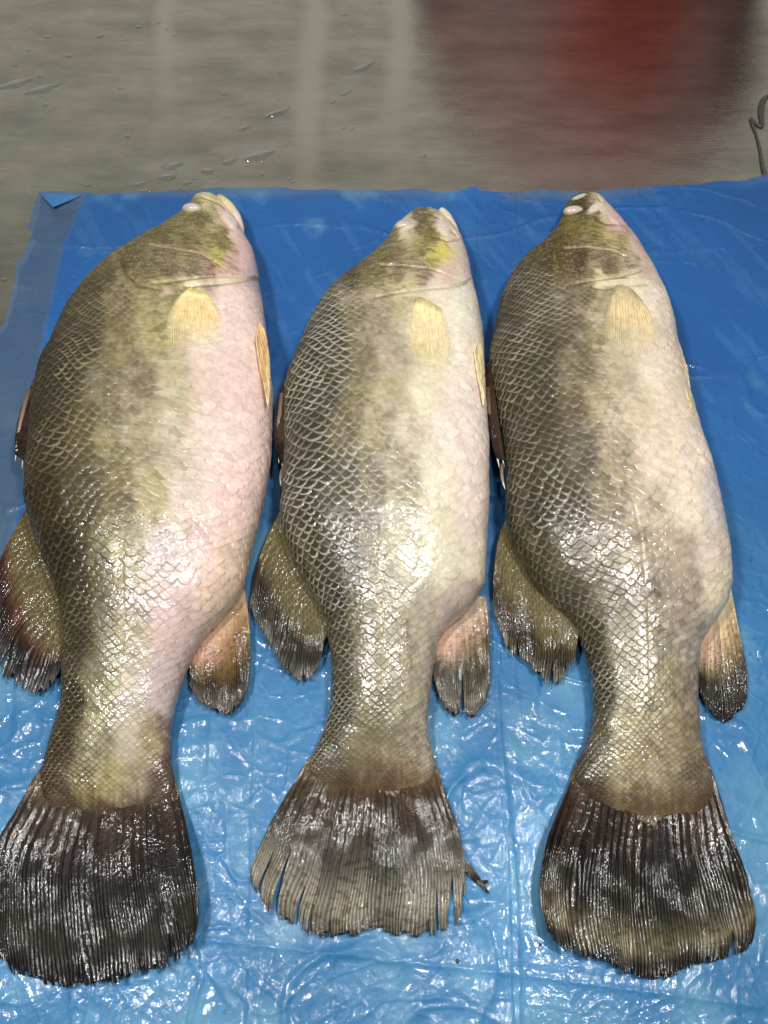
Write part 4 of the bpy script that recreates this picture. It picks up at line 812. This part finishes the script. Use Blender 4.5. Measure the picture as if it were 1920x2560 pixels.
fin('pelvic_fin', F2, [(1676, 860), (1674, 838), (1677, 815)], [(1737, 1046), (1727, 985), (1719, 925)], [(1676, 860), (1705, 950), (1737, 1046)], [(1677, 815), (1698, 860), (1719, 925)],
    lambda U, V: 0.070 - 0.013 * U - 0.003 * V, fin_colour([(0, (215, 178, 140)), (0.4, (215, 185, 140)), (1, (200, 198, 150))], (190, 160, 120), 0.25, 0.0), rays=6, nu=90, nt=180, jag=0.02, pleat=0.0005, seed=25, wet=0.3, th=0.0012, alpha=(1.0, 0.9))
spines('spiny_dorsal_fin', F2, [(1228, 900), (1238, 985), (1250, 1070), (1262, 1150)], [(1214, 915), (1211, 990), (1222, 1080), (1240, 1145)],
       [((1220, 970), (1249, 1172), 0.0024), ((1236, 1040), (1262, 1168), 0.0018), ((1256, 1160), (1263, 1224), 0.0016)], 0.042, 26)
eye(F2, v2, 1434, 528, 25, 11, 0.05, 0.007)

# ------------------------------------------------------------------ small things
# torn piece of fin beside the middle tail
def scrap():
    pr = bpy.data.objects.new('fin_scrap', None); col.objects.link(pr)
    tag(pr, 'small torn forked piece of grey fin lying beside the middle fish tail', 'fin scrap')
    cf = fin_colour([(0, (120, 115, 105)), (0.6, (105, 98, 88)), (1, (30, 28, 30))], (30, 28, 28), 0.6, 0.3)
    fin('fin_ray', pr, [(1161, 2158), (1173, 2152)], [(1190, 2205), (1204, 2202)], [(1161, 2158), (1170, 2185), (1190, 2205)], [(1173, 2152), (1186, 2176), (1204, 2202)], const_z(0.0065, 0.0065), cf, rays=4, nu=40, nt=60, jag=0.01, pleat=0.0003, seed=70, wet=0.3)
    fin('fin_ray', pr, [(1190, 2202), (1203, 2200)], [(1220, 2232), (1222, 2233)], [(1190, 2202), (1204, 2216), (1220, 2232)], [(1203, 2200), (1212, 2215), (1222, 2233)], const_z(0.0068, 0.0065), cf, rays=2, nu=20, nt=60, jag=0.01, pleat=0.0003, seed=71, wet=0.2)
    fin('fin_ray', pr, [(1196, 2200), (1196, 2206)], [(1220, 2202), (1220, 2206)], [(1196, 2200), (1208, 2201), (1220, 2202)], [(1196, 2206), (1208, 2206), (1220, 2206)], const_z(0.0072, 0.008), cf, rays=2, nu=20, nt=40, jag=0.01, pleat=0.0003, seed=72, wet=0.2)
scrap()
def water_mat():
    m, N, L, P = new_mat('water')
    tr = node(N, 'ShaderNodeBsdfTransparent'); tr.inputs[0].default_value = (0.9, 0.91, 0.91, 1)
    gl = node(N, 'ShaderNodeBsdfGlossy'); gl.inputs['Roughness'].default_value = 0.03
    fr = node(N, 'ShaderNodeFresnel'); fr.inputs['IOR'].default_value = 1.33
    ms = node(N, 'ShaderNodeMixShader'); L.new(fr.outputs[0], ms.inputs[0]); L.new(tr.outputs[0], ms.inputs[1]); L.new(gl.outputs[0], ms.inputs[2])
    L.new(ms.outputs[0], N['Material Output'].inputs['Surface']); return m
M_WATER = water_mat()
def drop_arrays(cx, cy, lx_, ly_, ang, h, zbase, seed, tail=0.0, nr=10, nc=24):
    r = np.linspace(0, 1, nr)[:, None]; a = np.linspace(0, 2 * np.pi, nc, endpoint=False)[None, :]
    wob = 1 + 0.22 * (vnoise(np.cos(a) * 1.5 + 5, np.sin(a) * 1.5 + 5, seed) - 0.5) * 2
    x = lx_ * r * np.cos(a) * wob; y = ly_ * r * np.sin(a) * wob
    y = y * np.where(x > 0, 1 - tail * np.clip(x / lx_, 0, 1), 1)
    z = zbase + h * np.sqrt(np.clip(1 - r ** 2, 0, 1)) + 0 * a
    X = cx + x * math.cos(ang) - y * math.sin(ang); Y = cy + x * math.sin(ang) + y * math.cos(ang)
    return X, Y, z
def steel_drop(px, py, lpx, wpx, ang, label, tail=0.6, group=None):
    lpx *= 0.85; wpx *= 0.8; x, y, _ = unproj(px, py, 0.0); d = math.sqrt(x * x + y * y + CAM_H ** 2) / FOCAL
    X, Y, Z = drop_arrays(float(x), float(y), lpx * d, wpx * d * 1.5, ang, min(0.0022, wpx * d * 0.55), 0.0002, int(px * 7 + py), tail)
    o = grid_mesh('water_drop', X, Y, Z, M_WATER, wrap=True)
    tag(o, label, 'water drop', group)
BIG = [(436, 414, 28, 9, 0.45, 'long slanted water streak on the steel above a fat oval drop'), (420, 443, 24, 10, 0.3, 'fat oval water drop on the steel below a long streak'),
       (520, 428, 17, 9, 0.05, 'round lumpy water drop on the steel, right of the fat oval drop'), (468, 458, 16, 6, 0.25, 'pill-shaped water drop close above the sheet edge on the steel'),
       (575, 404, 24, 8, 0.5, 'leaf-shaped water drop on the steel left of the largest puddle'), (650, 388, 50, 16, 0.35, 'largest flat puddle of water on the steel'),
       (693, 283, 42, 9, 0.55, 'long tailed water drop pointing up right on the steel'), (612, 320, 18, 7, 0.5, 'short slanted water drop below the long tailed one'),
       (350, 460, 22, 6, 0.3, 'narrow water streak left of the drops above the sheet edge'), (362, 478, 26, 6, 0.2, 'water streak touching the top edge of the blue sheet'),
       (910, 168, 32, 9, 0.6, 'pointed water drop high on the steel right of centre'), (865, 232, 24, 6, 0.6, 'thin water drop below the pointed one on the steel'),
       (110, 222, 45, 12, 0.45, 'broad flat puddle on the steel near the left edge, with a tail'), (45, 208, 42, 12, 0.45, 'broad flat puddle on the steel at the left edge of the photo'),
       (860, 36, 10, 5, 0.1, 'small round water drop at the top of the steel'), (395, 57, 7, 4, 0.3, 'tiny water bead near the top of the steel, left of centre')]
for b in BIG: steel_drop(*b)
rng = random.Random(4)
SM = [(450, 471), (487, 447), (366, 442), (120, 92), (38, 163), (72, 126), (418, 73), (436, 88), (347, 67), (172, 140), (302, 220), (115, 262), (220, 463), (655, 436), (880, 323), (858, 321), (832, 255), (100, 190), (410, 415), (320, 340), (725, 448), (733, 455), (40, 650), (10, 700), (1075, 150), (1150, 250), (1060, 390), (250, 90), (560, 235), (700, 180)]
for i, (x_, y_) in enumerate(SM):
    s_ = rng.uniform(3.0, 6.5); steel_drop(x_, y_, s_ * 1.5, s_ * 0.8, rng.uniform(0.1, 0.6), 'tiny clear bead of water scattered on the bare steel', 0.3, 'tiny water beads on the steel')
# curved edge of spilled water at the right of the table, built as a dark strip
def rivulet():
    pts = [(1925, 236), (1908, 252), (1903, 282), (1906, 312), (1899, 315), (1888, 306), (1877, 296), (1881, 312), (1890, 334), (1900, 372), (1906, 410), (1914, 440)]
    wd = [2, 7, 6.5, 5, 3, 2.6, 2.4, 2.4, 3, 3, 4, 5]
    t = np.linspace(0, 1, 120); c = poly_param(pts, t); w = np.interp(t, np.linspace(0, 1, len(wd)), wd)
    x, y, _ = unproj(c[:, 0], c[:, 1], 0.001); tx_, ty_ = np.gradient(x), np.gradient(y); l = np.hypot(tx_, ty_) + 1e-9; nx, ny = -ty_ / l, tx_ / l
    a = np.linspace(0, 2 * np.pi, 12, endpoint=False)[None, :]; r = (w * 0.00055 * 1.1)[:, None]
    X = x[:, None] + nx[:, None] * r * np.cos(a); Y = y[:, None] + ny[:, None] * r * np.cos(a); Z = 0.0016 + 0.0014 * np.sin(a) + 0 * X
    m, N, L, P = new_mat('dark_wet_film'); P.inputs['Base Color'].default_value = (0.09, 0.09, 0.08, 1); P.inputs['Roughness'].default_value = 0.25; P.inputs['Alpha'].default_value = 0.6
    return grid_mesh('dark_strip', X, Y, Z, m, wrap=True)
tag(rivulet(), 'thin dark curled strip lying on the steel at the right edge', 'plastic strip')
def speck(px, py, rpx, label):
    x, y, _ = unproj(px, py, 0.0045); z0 = float(sheet_z(np.array([x]), np.array([y]))[0]); x, y, _ = unproj(px, py, z0)
    X, Y, Z = drop_arrays(float(x), float(y), rpx * 0.0003, rpx * 0.00034, 0.4, 0.0009, z0 + 0.0002, int(px))
    tag(grid_mesh('speck', X, Y, Z, simple_mat('dark_speck', (0.02, 0.025, 0.03), 0.4), wrap=True), label, 'speck')
speck(1144, 2403, 5.0, 'dark round speck on the blue sheet below the middle tail'); speck(1351, 2361, 3.6, 'dark speck on the blue sheet left of the right tail')
# countless water beads on the film: one object
def beads():
    rg = np.random.RandomState(5); V = []; Fc = []; n0 = 0; made = 0
    while made < 520:
        px = rg.uniform(-20, 1940); py = rg.uniform(500, 2560)
        x, y, _ = unproj(px, py, 0.004)
        dens = float(fbm(np.array([x * 7.0]), np.array([y * 7.0]), 2, 900)[0]) + (0.12 if py > 1400 else -0.08)
        if dens < 0.5 or x < float(np.interp(y, lyS, lxS)) + 0.005 or y > float(np.interp(x, tx, ty)) - 0.005: continue
        z0 = float(sheet_z(np.array([float(x)]), np.array([float(y)]))[0])
        s = 0.0006 + 0.0012 * rg.rand() ** 3
        X, Y, Z = drop_arrays(float(x), float(y), s * rg.uniform(1, 1.5), s, rg.uniform(0, 3), s * 0.8, z0, made, 0, 5, 10)
        nr, nc = X.shape; V.append(np.stack([X, Y, Z], -1).reshape(-1, 3)); ids = np.arange(nr * nc).reshape(nr, nc) + n0; nx_ = np.roll(ids, -1, 1)
        Fc.append(np.stack([ids[:-1], nx_[:-1], nx_[1:], ids[1:]], -1).reshape(-1, 4)); n0 += nr * nc; made += 1
    V = np.concatenate(V); Fc = np.concatenate(Fc)
    me = bpy.data.meshes.new('water_beads'); me.from_pydata(V.tolist(), [], Fc.tolist()); me.polygons.foreach_set('use_smooth', np.ones(len(Fc), bool)); me.materials.append(M_WATER)
    o = bpy.data.objects.new('water_beads', me); col.objects.link(o); tag(o, 'fine beads of water scattered over the blue plastic sheet', 'water beads', kind='stuff')
beads()
